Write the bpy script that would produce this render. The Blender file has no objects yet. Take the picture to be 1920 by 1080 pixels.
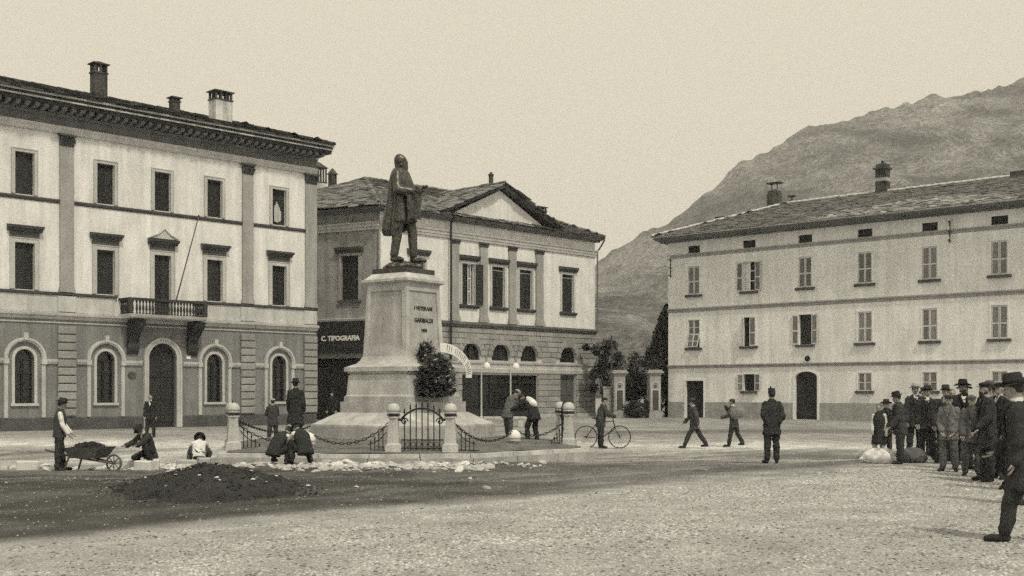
import bpy, math, random
import numpy as np
from mathutils import Vector, Matrix, Quaternion
R = math.radians
rng = random.Random(7)
scene = bpy.context.scene
col = scene.collection

# ------------------------------------------------------------------ camera, sky, sun, exposure
EYE = 1.65
cam = bpy.data.cameras.new('camera'); cam_o = bpy.data.objects.new('camera', cam); col.objects.link(cam_o)
cam.sensor_width = 36.0; cam.lens = 2200 / 1920 * 36.0
cam.shift_y = 195 / 1920
cam.clip_start = 0.1; cam.clip_end = 12000
cam_o.location = (0, 0, EYE); cam_o.rotation_euler = (R(90), 0, 0)
scene.camera = cam_o
SUN_AZ, SUN_EL = R(29), R(53)           # azimuth: degrees to the right of straight behind the camera
sun_from = Vector((math.sin(SUN_AZ) * math.cos(SUN_EL), -math.cos(SUN_AZ) * math.cos(SUN_EL), math.sin(SUN_EL)))
CREAM = (1.0, 0.918, 0.73)
world = bpy.data.worlds.new('World'); scene.world = world; world.use_nodes = True
wn = world.node_tree.nodes; wl = world.node_tree.links
wn.clear()
w_out = wn.new('ShaderNodeOutputWorld'); w_bg = wn.new('ShaderNodeBackground')
w_sky = wn.new('ShaderNodeTexSky'); w_sky.sky_type = 'NISHITA'; w_sky.sun_disc = False
w_sky.sun_elevation = SUN_EL; w_sky.sun_rotation = math.pi - SUN_AZ
w_sky.air_density = 1.0; w_sky.dust_density = 6.0; w_sky.ozone_density = 0.5
w_bw = wn.new('ShaderNodeRGBToBW'); w_m = wn.new('ShaderNodeMath'); w_m.operation = 'MULTIPLY_ADD'
w_m.inputs[1].default_value = 0.004; w_m.inputs[2].default_value = 0.775     # veiled bright sky, nearly even
w_mul = wn.new('ShaderNodeVectorMath'); w_mul.operation = 'SCALE'; w_mul.inputs[0].default_value = CREAM
wl.new(w_sky.outputs[0], w_bw.inputs[0]); wl.new(w_bw.outputs[0], w_m.inputs[0])
wl.new(w_m.outputs[0], w_mul.inputs['Scale']); wl.new(w_mul.outputs[0], w_bg.inputs[0])
w_bg.inputs[1].default_value = 1.0
wl.new(w_bg.outputs[0], w_out.inputs[0])
sl = bpy.data.lights.new('sun', 'SUN'); sl.energy = 2.15; sl.angle = R(4); sl.color = (1.0, 0.93, 0.75)
so = bpy.data.objects.new('sun', sl); col.objects.link(so)
so.rotation_euler = sun_from.to_track_quat('Z', 'Y').to_euler(); so.location = (20, -20, 60)
vs = scene.view_settings
vs.view_transform = 'Standard'; vs.look = 'None'; vs.exposure = 0.0; vs.gamma = 1.0; vs.use_curve_mapping = False
scene.cycles.max_bounces = 6; scene.cycles.diffuse_bounces = 3; scene.cycles.volume_bounces = 1
scene.cycles.use_adaptive_sampling = True; scene.cycles.adaptive_threshold = 0.05; scene.cycles.adaptive_min_samples = 24
scene.cycles.use_denoising = False     # leave the fine grain of the print

# ------------------------------------------------------------------ materials
MATS = {}
def mat(name, v, rough=0.9, var=0.12, scale=1.2, fine=35.0, finevar=0.12, bump=0.25, bscale=60.0, bdist=0.01,
        rnd=0.0, metallic=0.0, tint=(1.0, 1.0, 1.0), streak=0.0, attr=None, spec=0.3, speck=0.0, speckscale=140.0):
    """v: base value; var: broad patches; finevar: grain; rnd: spread between like pieces; streak: rain marks; speck: mineral flecks"""
    if name in MATS: return MATS[name]
    m = bpy.data.materials.new(name); m.use_nodes = True; MATS[name] = m
    nt = m.node_tree; n = nt.nodes; l = nt.links
    b = n['Principled BSDF']
    b.inputs['Roughness'].default_value = rough; b.inputs['Metallic'].default_value = metallic
    b.inputs['Specular IOR Level'].default_value = spec
    tc = n.new('ShaderNodeTexCoord')
    def noise(sc, det=4.0, stretch=None, rou=0.6):
        t = n.new('ShaderNodeTexNoise'); t.inputs['Scale'].default_value = sc; t.inputs['Detail'].default_value = det
        t.inputs['Roughness'].default_value = rou
        if stretch:
            mp = n.new('ShaderNodeMapping'); mp.inputs['Scale'].default_value = stretch
            l.new(tc.outputs['Object'], mp.inputs[0]); l.new(mp.outputs[0], t.inputs[0])
        else: l.new(tc.outputs['Object'], t.inputs[0])
        return t.outputs['Fac']
    def mr(sock, a, lo=0.3, hi=0.7):
        r = n.new('ShaderNodeMapRange'); r.inputs[1].default_value = lo; r.inputs[2].default_value = hi
        r.inputs[3].default_value = 1 - a; r.inputs[4].default_value = 1 + a
        l.new(sock, r.inputs[0]); return r.outputs[0]
    terms = []
    if var: terms.append(mr(noise(scale), var))
    if finevar: terms.append(mr(noise(fine, 3.0, rou=0.7), finevar))
    if streak: terms.append(mr(noise(1.0, 5.0, (2.6, 2.6, 0.22)), streak, 0.35, 0.65))
    if speck: terms.append(mr(noise(speckscale, 1.0), speck, 0.42, 0.58))
    if rnd:
        oi = n.new('ShaderNodeObjectInfo'); terms.append(mr(oi.outputs['Random'], rnd, 0.0, 1.0))
    cur = None
    if attr:
        at = n.new('ShaderNodeAttribute'); at.attribute_name = attr; cur = at.outputs['Fac']
        if v != 1.0:
            mm = n.new('ShaderNodeMath'); mm.operation = 'MULTIPLY'; mm.inputs[1].default_value = v
            l.new(cur, mm.inputs[0]); cur = mm.outputs[0]
    for t in terms:
        mm = n.new('ShaderNodeMath'); mm.operation = 'MULTIPLY'
        if cur is None: mm.inputs[0].default_value = v
        else: l.new(cur, mm.inputs[0])
        l.new(t, mm.inputs[1]); cur = mm.outputs[0]
    if cur is None: b.inputs['Base Color'].default_value = (v * tint[0], v * tint[1], v * tint[2], 1)
    else:
        sc_ = n.new('ShaderNodeVectorMath'); sc_.operation = 'SCALE'; sc_.inputs[0].default_value = tint
        l.new(cur, sc_.inputs['Scale']); l.new(sc_.outputs[0], b.inputs['Base Color'])
    if bump:
        bp = n.new('ShaderNodeBump'); bp.inputs['Strength'].default_value = bump; bp.inputs['Distance'].default_value = bdist
        l.new(noise(bscale, 5.0), bp.inputs['Height']); l.new(bp.outputs[0], b.inputs['Normal'])
    return m
COOL = (1.0, 1.02, 1.06)
M_white = mat('white_plaster', 0.74, var=0.08, scale=1.1, finevar=0.07, fine=7, streak=0.12, bump=0.3, bscale=25)
M_para = mat('grey_render', 0.52, var=0.10, streak=0.12, finevar=0.1, fine=12)
M_lground = mat('ground_floor_render', 0.21, var=0.12, streak=0.14, finevar=0.22, fine=16, tint=COOL, bump=0.5, bscale=18)
M_trim = mat('stone_trim', 0.50, var=0.12, streak=0.10, finevar=0.12, fine=14)
M_pil = mat('grey_stone_pilaster', 0.34, var=0.12, streak=0.12, finevar=0.16, fine=16)
M_quoin = mat('rusticated_stone', 0.32, var=0.15, finevar=0.2, fine=14, rnd=0.16, bump=0.6, bscale=14)
M_plinth = mat('dark_plinth_stone', 0.09, var=0.3, finevar=0.3, fine=12, tint=COOL)
M_dwood = mat('dark_painted_wood', 0.028, rnd=0.3, rough=0.6, var=0.2, finevar=0.15, tint=COOL)
M_cornice = mat('weathered_cornice', 0.16, var=0.25, streak=0.1, finevar=0.2, fine=12, tint=COOL)
M_moulding = mat('dark_moulding', 0.085, var=0.25, finevar=0.2, tint=COOL)
M_lroof = mat('dark_roof_slate', 0.036, var=0.3, finevar=0.3, fine=10, rnd=0.45, bump=0.6, bscale=12, tint=COOL)
M_lcorn = mat('dark_cornice', 0.05, var=0.3, streak=0.1, finevar=0.25, fine=12, tint=COOL)  # one dark value for the palazzo's cornice and balcony parts
M_croof = mat('clay_roof_slab', 0.17, var=0.3, finevar=0.3, fine=10, rnd=0.6, bump=0.6, bscale=12)
M_rroof = mat('pale_roof_slab', 0.27, var=0.3, finevar=0.3, fine=10, rnd=0.6, bump=0.6, bscale=12)
M_cwhite = mat('pale_plaster', 0.74, var=0.09, scale=0.9, finevar=0.08, fine=9, streak=0.1, bump=0.3, bscale=25)
M_cside = mat('grey_shaded_plaster', 0.30, var=0.16, streak=0.18, finevar=0.14, fine=9)  # grey paint darkened further; the lane wall's shade is put into the colour
M_rwhite = mat('cream_plaster', 0.81, var=0.12, scale=0.5, finevar=0.08, fine=7, streak=0.10, bump=0.3, bscale=25)
M_rplinth = mat('grey_base_render', 0.36, var=0.15, finevar=0.2, fine=10, streak=0.1)
M_shut = mat('pale_shutter_frame', 0.62, rough=0.7, var=0.08, finevar=0.05)
M_louv = mat('grey_louvre', 0.22, rnd=0.3, rough=0.7, var=0.12, finevar=0.1)
M_dark = mat('dark_interior', 0.02, var=0.0, finevar=0.0, bump=0, tint=COOL)
M_glass = mat('dark_glass', 0.02, rough=0.12, var=0.0, finevar=0.0, bump=0, spec=0.5, tint=COOL)
M_granite = mat('pale_granite', 0.47, var=0.2, scale=2.0, finevar=0.12, fine=22, speck=0.16, speckscale=75, streak=0.165, bump=0.3, bscale=40)
M_granite2 = mat('grey_granite', 0.40, var=0.2, scale=2.0, finevar=0.14, fine=22, speck=0.16, speckscale=75, streak=0.16, bump=0.3, bscale=40)
M_bronze = mat('bronze', 0.085, rough=0.38, var=0.35, scale=2.5, finevar=0.2, fine=20, metallic=0.55, bump=0.3, bscale=18, spec=0.5, tint=(1.0, 0.98, 0.92))
M_iron = mat('wrought_iron', 0.022, rough=0.5, var=0.2, finevar=0.1, tint=COOL)
M_leaf = mat('dark_foliage', 0.045, rough=0.6, var=0.3, scale=3, finevar=0.2, bump=0, tint=COOL)
M_leaf2 = mat('mid_foliage', 0.075, rough=0.6, var=0.35, scale=3, finevar=0.2, bump=0, tint=COOL)
M_bark = mat('bark', 0.07, var=0.2)
M_soil = mat('dark_soil', 0.03, var=0.35, scale=2.0, finevar=0.35, fine=22, bump=0.9, bscale=18, bdist=0.04, tint=COOL)
M_stone = mat('loose_stone', 0.55, var=0.15, finevar=0.15, rnd=0.35, bump=0.5, bscale=25)
M_cob = mat('river_cobble', 0.48, var=0.2, finevar=0.2, rnd=0.4, bump=0.2)
M_cobs = mat('river_cobble_mass', 1.0, var=0.18, scale=0.6, finevar=0.2, attr='tone', bump=0.2)
M_ground = mat('packed_earth', 1.0, var=0.28, scale=1.6, finevar=0.6, fine=26.0, attr='tone', bump=1.0, bscale=11.0, bdist=0.05)
M_hill = mat('scrubby_hillside', 1.0, attr='tone', var=0.12, scale=0.012, finevar=0.35, fine=0.12, speck=0.32, speckscale=0.33, bump=1.0, bscale=0.05, bdist=8.0)
M_white_paint = mat('white_paint', 0.82, var=0.04, finevar=0.04)
M_ink = mat('incised_black', 0.03, var=0, finevar=0, bump=0)
M_wood = mat('weathered_wood', 0.11, var=0.25, finevar=0.2, rough=0.8)
M_skin = mat('skin', 0.30, rough=0.6, var=0.1, finevar=0.05, bump=0, tint=(1.05, 0.97, 0.9))
M_hair = mat('dark_hair', 0.03, rough=0.7, var=0.2, finevar=0.3, fine=60)
def cloth(v):
    v = v * 1.35 if v < .07 else v
    return mat('cloth_%03d' % int(v * 1000), v, rough=0.95, var=0.22, scale=5, finevar=0.25, fine=60, bump=0.4, bscale=25, spec=0.1, tint=COOL if v < 0.2 else (1, 1, 1))

# ------------------------------------------------------------------ mesh helpers
class MB:
    def __init__(s): s.v = []; s.f = []; s.m = []
    def add(s, vs, fs, mi=0):
        o = len(s.v); s.v += [tuple(p) for p in vs]
        s.f += [tuple(i + o for i in f) for f in fs]; s.m += [mi] * len(fs); return s
    def box(s, x0, x1, y0, y1, z0, z1, mi=0, ch=0.0):
        if ch:      # chamfered on the side that faces -y
            c = ch
            vs = [(x0, y1, z0), (x1, y1, z0), (x1, y1, z1), (x0, y1, z1), (x0, y0 + c, z0), (x1, y0 + c, z0), (x1, y0 + c, z1), (x0, y0 + c, z1),
                  (x0 + c, y0, z0 + c), (x1 - c, y0, z0 + c), (x1 - c, y0, z1 - c), (x0 + c, y0, z1 - c)]
            fs = [(0, 3, 2, 1), (0, 1, 5, 4), (1, 2, 6, 5), (2, 3, 7, 6), (3, 0, 4, 7), (4, 5, 9, 8), (5, 6, 10, 9), (6, 7, 11, 10), (7, 4, 8, 11), (8, 9, 10, 11)]
            return s.add(vs, fs, mi)
        vs = [(x0, y0, z0), (x1, y0, z0), (x1, y1, z0), (x0, y1, z0), (x0, y0, z1), (x1, y0, z1), (x1, y1, z1), (x0, y1, z1)]
        return s.add(vs, [(0, 3, 2, 1), (4, 5, 6, 7), (0, 1, 5, 4), (1, 2, 6, 5), (2, 3, 7, 6), (3, 0, 4, 7)], mi)
    def band(s, u0, u1, prof, mi=0):        # profile of (y, z), closed, swept along x
        n = len(prof)
        vs = [(u0, y, z) for y, z in prof] + [(u1, y, z) for y, z in prof]
        fs = [(i, (i + 1) % n, n + (i + 1) % n, n + i) for i in range(n)] + [tuple(range(n))[::-1], tuple(range(n, 2 * n))]
        return s.add(vs, fs, mi)
    def prism(s, poly, y0, y1, mi=0):       # polygon of (x, z) given depth
        n = len(poly)
        vs = [(x, y0, z) for x, z in poly] + [(x, y1, z) for x, z in poly]
        fs = [(i, (i + 1) % n, n + (i + 1) % n, n + i) for i in range(n)] + [tuple(range(n)), tuple(range(n, 2 * n))[::-1]]
        return s.add(vs, fs, mi)
    def column(s, poly, z0, z1, mi=0, poly2=None):  # polygon of (x, y) given height
        n = len(poly); poly2 = poly2 or poly
        vs = [(x, y, z0) for x, y in poly] + [(x, y, z1) for x, y in poly2]
        fs = [(i, (i + 1) % n, n + (i + 1) % n, n + i) for i in range(n)] + [tuple(range(n))[::-1], tuple(range(n, 2 * n))]
        return s.add(vs, fs, mi)
    def tube(s, path, r, n=6, mi=0):
        path = [Vector(p) for p in path]; rs = r if isinstance(r, (list, tuple)) else [r] * len(path)
        rings = []
        for i, p in enumerate(path):
            t = (path[min(i + 1, len(path) - 1)] - path[max(i - 1, 0)]).normalized()
            a = t.orthogonal().normalized() if i == 0 else (prev - t * prev.dot(t)).normalized()
            prev = a; b = t.cross(a)
            rings.append([p + (a * math.cos(2 * math.pi * k / n) + b * math.sin(2 * math.pi * k / n)) * rs[i] for k in range(n)])
        vs = [v for rg in rings for v in rg]; fs = []
        for i in range(len(path) - 1):
            for k in range(n): fs.append((i * n + k, i * n + (k + 1) % n, (i + 1) * n + (k + 1) % n, (i + 1) * n + k))
        fs += [tuple(range(n))[::-1], tuple(range((len(path) - 1) * n, len(path) * n))]
        return s.add(vs, fs, mi)
    def lathe(s, prof, c=(0, 0, 0), n=12, mi=0, sx=1.0, sy=1.0):    # profile of (radius, z)
        vs = []; fs = []
        for r, z in prof:
            for k in range(n):
                a = 2 * math.pi * k / n
                vs.append((c[0] + r * sx * math.cos(a), c[1] + r * sy * math.sin(a), c[2] + z))
        for i in range(len(prof) - 1):
            for k in range(n): fs.append((i * n + k, i * n + (k + 1) % n, (i + 1) * n + (k + 1) % n, (i + 1) * n + k))
        fs += [tuple(range(n))[::-1], tuple(range((len(prof) - 1) * n, len(prof) * n))]
        return s.add(vs, fs, mi)
    def rings(s, rgs, mi=0):        # rings: list of (centre, ax, ay, rx, ry), closed solid
        n = 14; vs = []; fs = []
        for c, ax, ay, rx, ry in rgs:
            for k in range(n):
                a = 2 * math.pi * k / n; vs.append(Vector(c) + ax * (rx * math.cos(a)) + ay * (ry * math.sin(a)))
        for i in range(len(rgs) - 1):
            for k in range(n): fs.append((i * n + k, i * n + (k + 1) % n, (i + 1) * n + (k + 1) % n, (i + 1) * n + k))
        fs += [tuple(range(n))[::-1], tuple(range((len(rgs) - 1) * n, len(rgs) * n))]
        return s.add(vs, fs, mi)
    def capsule(s, p0, r0, p1, r1, n=10, mi=0):
        p0, p1 = Vector(p0), Vector(p1); t = (p1 - p0)
        t = t.normalized() if t.length > 1e-6 else Vector((0, 0, 1))
        a = t.orthogonal().normalized(); b = t.cross(a)
        rg = []
        for k in (-80, -45, -5): rg.append((p0 + t * (r0 * math.sin(R(k))), a, b, r0 * math.cos(R(k)), r0 * math.cos(R(k))))
        for k in (5, 45, 80): rg.append((p1 + t * (r1 * math.sin(R(k))), a, b, r1 * math.cos(R(k)), r1 * math.cos(R(k))))
        return s.rings(rg, mi)
    def ellipsoid(s, c, rx, ry, rz, M=None, mi=0):
        M = M or Matrix.Identity(3); X, Y, Z = M.col[0], M.col[1], M.col[2]
        return s.rings([(Vector(c) + Z * (rz * math.sin(R(k))), X, Y, rx * math.cos(R(k)), ry * math.cos(R(k))) for k in (-85, -60, -35, -12, 12, 35, 60, 85)], mi)
    def mesh(s, name='mesh', mats=(), smooth=False):
        me = bpy.data.meshes.new(name); me.from_pydata(s.v, [], s.f)
        for m in mats: me.materials.append(m)
        if len(mats) > 1: me.polygons.foreach_set('material_index', s.m)
        if smooth: me.polygons.foreach_set('use_smooth', [True] * len(s.f))
        me.update(); return me
    def build(s, name, m, parent=None, smooth=False, **k):
        mats = m if isinstance(m, (list, tuple)) else (m,)
        return obj(name, s.mesh(name, mats, smooth), parent, **k)
def obj(name, me, parent=None, loc=(0, 0, 0), rot=None, scale=None, mtx=None):
    o = bpy.data.objects.new(name, me); col.objects.link(o)
    if parent: o.parent = parent
    if mtx is not None: o.matrix_basis = mtx
    else:
        o.location = loc
        if rot: o.rotation_euler = rot
        if scale: o.scale = scale
    return o
def tag(o, label=None, cat=None, group=None, kind=None):
    for k, v in (('label', label), ('category', cat), ('group', group), ('kind', kind)):
        if v: o[k] = v
    return o
def thing(name, label, cat, loc=(0, 0, 0), rz=0.0, group=None, scale=None):
    o = obj(name, None, None, loc, (0, 0, rz), scale); o.empty_display_size = 0.2
    return tag(o, label, cat, group)
def facade(mb, u0, u1, z0, z1, ops, deep=0.25, y=0.0, mi=0):
    """wall face with real openings: (ua, ub, za, zb, rise of the arch or 0); the reveals run back by deep"""
    us = sorted({u0, u1, *[o[0] for o in ops], *[o[1] for o in ops]}); zs = sorted({z0, z1, *[o[2] for o in ops], *[o[3] for o in ops]})
    us = [u for u in us if u0 <= u <= u1]; zs = [z for z in zs if z0 <= z <= z1]
    for a, b in zip(us, us[1:]):
        for c, d in zip(zs, zs[1:]):
            um, zm = (a + b) / 2, (c + d) / 2
            if any(o[0] < um < o[1] and o[2] < zm < o[3] for o in ops): continue
            mb.add([(a, y, c), (b, y, c), (b, y, d), (a, y, d)], [(0, 1, 2, 3)], mi)
    for a, b, c, d, rise in ops:
        zs_ = d - rise; yb = y + deep
        mb.add([(a, y, c), (a, yb, c), (a, yb, zs_), (a, y, zs_)], [(0, 1, 2, 3)], mi)
        mb.add([(b, y, c), (b, yb, c), (b, yb, zs_), (b, y, zs_)], [(3, 2, 1, 0)], mi)
        mb.add([(a, y, c), (b, y, c), (b, yb, c), (a, yb, c)], [(0, 1, 2, 3)], mi)
        if rise:
            n = 12; uc = (a + b) / 2; r = (b - a) / 2
            P = [(uc - r * math.cos(math.pi * i / n), zs_ + rise * math.sin(math.pi * i / n)) for i in range(n + 1)]
            for i in range(n):
                (xa, za), (xb, zb) = P[i], P[i + 1]; cx = a if i < n / 2 else b
                mb.add([(cx, y, d), (xa, y, za), (xb, y, zb)], [(0, 1, 2)], mi)
                mb.add([(xa, y, za), (xb, y, zb), (xb, yb, zb), (xa, yb, za)], [(0, 1, 2, 3)], mi)
            mb.add([(a, y, d), (uc, y, d), (uc, y, P[n // 2][1])], [(0, 1, 2)], mi); mb.add([(b, y, d), (uc, y, d), (uc, y, P[n // 2][1])], [(0, 1, 2)], mi)
        else: mb.add([(a, y, d), (b, y, d), (b, yb, d), (a, yb, d)], [(3, 2, 1, 0)], mi)
def shell(mb, u0, u1, depth, z0, z1, mi=0):     # the three other walls of a block and its lid
    mb.add([(u0, 0, z0), (u0, depth, z0), (u1, depth, z0), (u1, 0, z0), (u0, 0, z1), (u0, depth, z1), (u1, depth, z1), (u1, 0, z1)],
           [(0, 1, 5, 4), (1, 2, 6, 5), (2, 3, 7, 6), (4, 5, 6, 7)], mi)
def arch_ring(mb, uc, zs, r0, r1, y0, y1, zlow=None, n=14, rise=None, mi=0):
    k = 1.0 if rise is None else rise / r0
    pi_ = [(uc - r0 * math.cos(math.pi * i / n), zs + k * r0 * math.sin(math.pi * i / n)) for i in range(n + 1)]
    po = [(uc - r1 * math.cos(math.pi * i / n), zs + (k * r0 + r1 - r0) * math.sin(math.pi * i / n)) for i in range(n + 1)]
    for i in range(n): mb.prism([pi_[i], pi_[i + 1], po[i + 1], po[i]], y0, y1, mi)
    if zlow is not None:
        mb.box(uc - r1, uc - r0, y0, y1, zlow, zs, mi); mb.box(uc + r0, uc + r1, y0, y1, zlow, zs, mi)
# louvred shutter leaf, unit 1 x 1 (x 0..1, z 0..1), shared between all leaves of a kind
def leaf_mesh(name, mf, ms, rails=(0.46,), nsl=13, fw=0.14, fh=0.045):
    b = MB()
    b.box(0.02, fw, -0.02, 0.02, 0, 1); b.box(1 - fw, 0.98, -0.02, 0.02, 0, 1)
    b.box(fw, 1 - fw, -0.018, 0.018, 0, fh); b.box(fw, 1 - fw, -0.018, 0.018, 1 - fh, 1)
    for r in rails: b.box(fw, 1 - fw, -0.018, 0.018, r - fh / 2, r + fh / 2)
    for i in range(nsl * 2):
        z = fh + (i + 0.5) * (1 - 2 * fh) / (nsl * 2); h = 0.32 / nsl
        b.add([(fw, -0.012, z - h), (1 - fw, -0.012, z - h), (1 - fw, 0.012, z + h), (fw, 0.012, z + h)], [(0, 1, 2, 3)], 1)
    b.add([(fw, 0.014, fh), (1 - fw, 0.014, fh), (1 - fw, 0.014, 1 - fh), (fw, 0.014, 1 - fh)], [(0, 1, 2, 3)], 1)
    return b.mesh(name, (mf, ms))
LEAF_D = leaf_mesh('shutter', M_dwood, M_dwood); LEAF_P = leaf_mesh('shutter', M_shut, M_louv)
def vnoise(x, y, sc, seed):
    r = np.random.RandomState(seed).rand(128, 128); x = np.asarray(x) * sc + 500.0; y = np.asarray(y) * sc + 500.0
    xi = np.floor(x).astype(int); yi = np.floor(y).astype(int); fx = x - xi; fy = y - yi
    fx = fx * fx * (3 - 2 * fx); fy = fy * fy * (3 - 2 * fy)
    g = lambda a, b: r[a % 128, b % 128]
    return (g(xi, yi) * (1 - fx) + g(xi + 1, yi) * fx) * (1 - fy) + (g(xi, yi + 1) * (1 - fx) + g(xi + 1, yi + 1) * fx) * fy
def sstep(a, b, x):
    t = np.clip((np.asarray(x, float) - a) / (b - a), 0, 1); return t * t * (3 - 2 * t)

# ------------------------------------------------------------------ ground
MON = Vector((-3.05, 33.0, 0.0))        # centre of the monument
KERB = [(-7.1, 27.6), (-0.9, 27.4), (2.2, 30.6), (2.2, 35.0), (-1.0, 38.4), (-6.4, 38.4), (-8.5, 35.4), (-7.95, 31.4)]
def side_of_edge(x, y): return (np.asarray(x) + 5.8) * -0.705 + (np.asarray(y) - 13.2) * 0.71 + 0.8      # > 0 beyond the cobbles
def gz(x, y):           # height of the square: a shallow dip around the dug-up part
    x = np.asarray(x, float); y = np.asarray(y, float); sd = side_of_edge(x, y)
    g = -0.22 * sstep(26, 34, y) * (1 - sstep(40, 48, y)) * sstep(0.5, 4, sd)
    g = g - 0.20 * sstep(-5.5, -8.5, x) * sstep(21, 26, y) * (1 - sstep(33, 40, y))
    g = g + (vnoise(x, y, 0.9, 1) - 0.5) * 0.05 * sstep(0.0, 2.0, sd) + (vnoise(x, y, 3.1, 2) - 0.5) * 0.025 * sstep(0.0, 2.0, sd)
    far = sstep(44, 52, np.hypot(x, y))
    return g * (1 - far)
def grow(a, step, lim, k=1.35):
    out = []; s = step; p = a
    while abs(p) < lim: s *= k; p += s; out.append(p)
    return out
xs = np.arange(-17, 19, 0.14); xs = np.array(sorted(grow(xs[0], -0.14, 3600)) + list(xs) + grow(xs[-1], 0.14, 3600))
ys = np.arange(8.5, 52, 0.14); ys = np.array(sorted(grow(ys[0], -0.14, 600)) + list(ys) + grow(ys[-1], 0.14, 3600))
X, Y = np.meshgrid(xs, ys); Z = gz(X, Y)
def grid_mesh(name, X, Y, Z, m, smooth=True):
    h, w = X.shape; me = bpy.data.meshes.new(name)
    co = np.stack([X, Y, Z], -1).reshape(-1, 3); i = np.arange(h * w).reshape(h, w)
    q = np.stack([i[:-1, :-1], i[:-1, 1:], i[1:, 1:], i[1:, :-1]], -1).reshape(-1, 4)
    me.vertices.add(len(co)); me.vertices.foreach_set('co', co.ravel().astype(np.float32))
    me.loops.add(q.size); me.loops.foreach_set('vertex_index', q.ravel().astype(np.int32))
    me.polygons.add(len(q)); me.polygons.foreach_set('loop_start', (np.arange(len(q)) * 4).astype(np.int32))
    me.polygons.foreach_set('use_smooth', [smooth] * len(q))
    me.materials.append(m); me.update(calc_edges=True); return me
def tone_attr(me, t):
    a = me.attributes.new('tone', 'FLOAT', 'POINT'); a.data.foreach_set('value', np.asarray(t, np.float32).ravel())
sd = side_of_edge(X, Y)
n1 = vnoise(X, Y, 0.35, 3) - 0.5; n2 = vnoise(X, Y, 1.3, 4) - 0.5; n3 = vnoise(X * 0.35, Y, 1.1, 5) - 0.5
tone = 0.30 + 0.12 * n1 + 0.10 * n2
dug = sstep(0.2, 1.6, sd + 1.6 * n1) * (1 - sstep(27, 31, Y + 3 * n1)) * (1 - 0.5 * sstep(-1.5, 6.0, X + 4 * n1))     # turned, damp earth
tone = tone * (1 - dug) + (0.062 + 0.085 * (n3 + 0.25) + 0.05 * n2) * dug
track = np.exp(-((Y - 40.5 + 0.05 * X + 2.0 * n1) / 2.2) ** 2) * (1 - sstep(12, 15, X))                                   # dry pale cart track
tone = tone * (1 - track) + 0.62 * track
dk = np.exp(-((Y - 48 + 2.0 * n1 - 0.1 * X) / 2.3) ** 2) * sstep(1, 4, X)                                                  # damp strip beyond it
tone = tone * (1 - 0.7 * dk) + 0.10 * 0.7 * dk
tr2 = np.exp(-((Y - 33.5 + 2.5 * n3) / 1.6) ** 2) * sstep(4, 8, X); tone = tone * (1 - 0.7 * tr2) + 0.09 * 0.7 * tr2
al = X * 0.71 + Y * 0.705; rut = vnoise(al * 0.12, sd * 1.7, 1.0, 9) - 0.5; rut2 = vnoise(al * 0.3, sd * 4.0, 1.0, 10) - 0.5
tone = tone * (1 + (0.75 * rut + 0.5 * rut2) * sstep(0.0, 0.6, sd) * (1 - sstep(36, 44, Y)))
spill = np.exp(-(((X + 5.3) / 2.3) ** 2 + ((Y - 20.3) / 3.9) ** 2) ** 1.5); tone = tone * (1 - .8 * spill) + .05 * .8 * spill
pit = np.exp(-((X - 2.35) / 0.75) ** 2 - ((Y - 29.2) / 0.35) ** 2); rim = np.exp(-((X - 1.6) / 2.0) ** 2 - ((Y - 29.2) / 0.9) ** 2)
tone = tone * (1 - .75 * rim) + .5 * .75 * rim; tone = tone * (1 - .95 * pit) + .06 * .95 * pit
pav = 1 - sstep(-0.6, 0.5, sd + 1.2 * n2)
tone = tone * (1 - pav) + 0.42 * pav
me = grid_mesh('ground', X, Y, Z, M_ground); tone_attr(me, np.clip(tone, 0.05, 0.75))
ground = tag(obj('ground', me), 'packed earth of the square, torn up around the monument', kind='structure')

# cobbled pavement in front: real stones, the largest in view as pieces of their own
pv = MB(); pts = []
for i in range(61):
    t = -9 + i * 0.72; px, py = -5.8 + 0.71 * t + 0.564, 13.2 + 0.705 * t - 0.568; j = rng.uniform(-0.5, -0.2)
    pts.append((px - 0.705 * j, py + 0.71 * j))
poly = [(x, y) for x, y in pts if y > 7.5] + [(24.0, 40.5), (26.0, 7.5)]
pv.add([(x, y, 0.006) for x, y in poly], [tuple(range(len(poly)))[::-1]])
M_bed = mat('cobble_bed', 0.36, var=0.2, finevar=0.45, fine=28, bump=1.0, bscale=22, bdist=0.03)
pave = tag(pv.build('cobbled_pavement', M_bed), 'pale cobbled pavement across the near side of the square', kind='structure')
nr = np.random.RandomState(11)
def cart_ruts(x, y):      # two pale wheel tracks worn across the stones
    p = (np.asarray(x) - 2.1) * 0.816 - (np.asarray(y) - 10.5) * 0.578
    return np.exp(-((p + 0.25 * np.sin(np.asarray(y) * .5)) / 0.2) ** 2) + 0.8 * np.exp(-((p - 1.5 + 0.25 * np.sin(np.asarray(y) * .5)) / 0.2) ** 2)
def cobble_points():
    out = []
    y = 10.2
    while y < 26.0:
        sp = 0.034 + 0.0020 * (y - 10.2)
        x0, x1 = -0.45 * y - 1.0, 0.45 * y + 1.0
        xx = np.arange(x0, x1, sp); xx = xx + nr.uniform(-0.55, 0.55, len(xx)) * sp; yy = y + nr.uniform(-0.55, 0.55, len(xx)) * sp
        s_ = side_of_edge(xx, yy) + 0.7 * (vnoise(xx, yy, 2.3, 6) - 0.5)
        keep = (s_ < -0.12) & (nr.rand(len(xx)) < (1 - .55 * cart_ruts(xx, yy)) * np.clip(-s_ * 0.5, 0.25, 0.9))
        out.append(np.stack([xx, yy, np.full(len(xx), sp)], 1)[keep]); y += sp * 0.9
    return np.concatenate(out)
cp = cobble_points()
vis = (np.abs(cp[:, 0]) < 0.435 * cp[:, 1]) & (cp[:, 1] > 10.62)
near = np.where(vis)[0][np.argsort(cp[vis][:, 1])[:300]]
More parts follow.
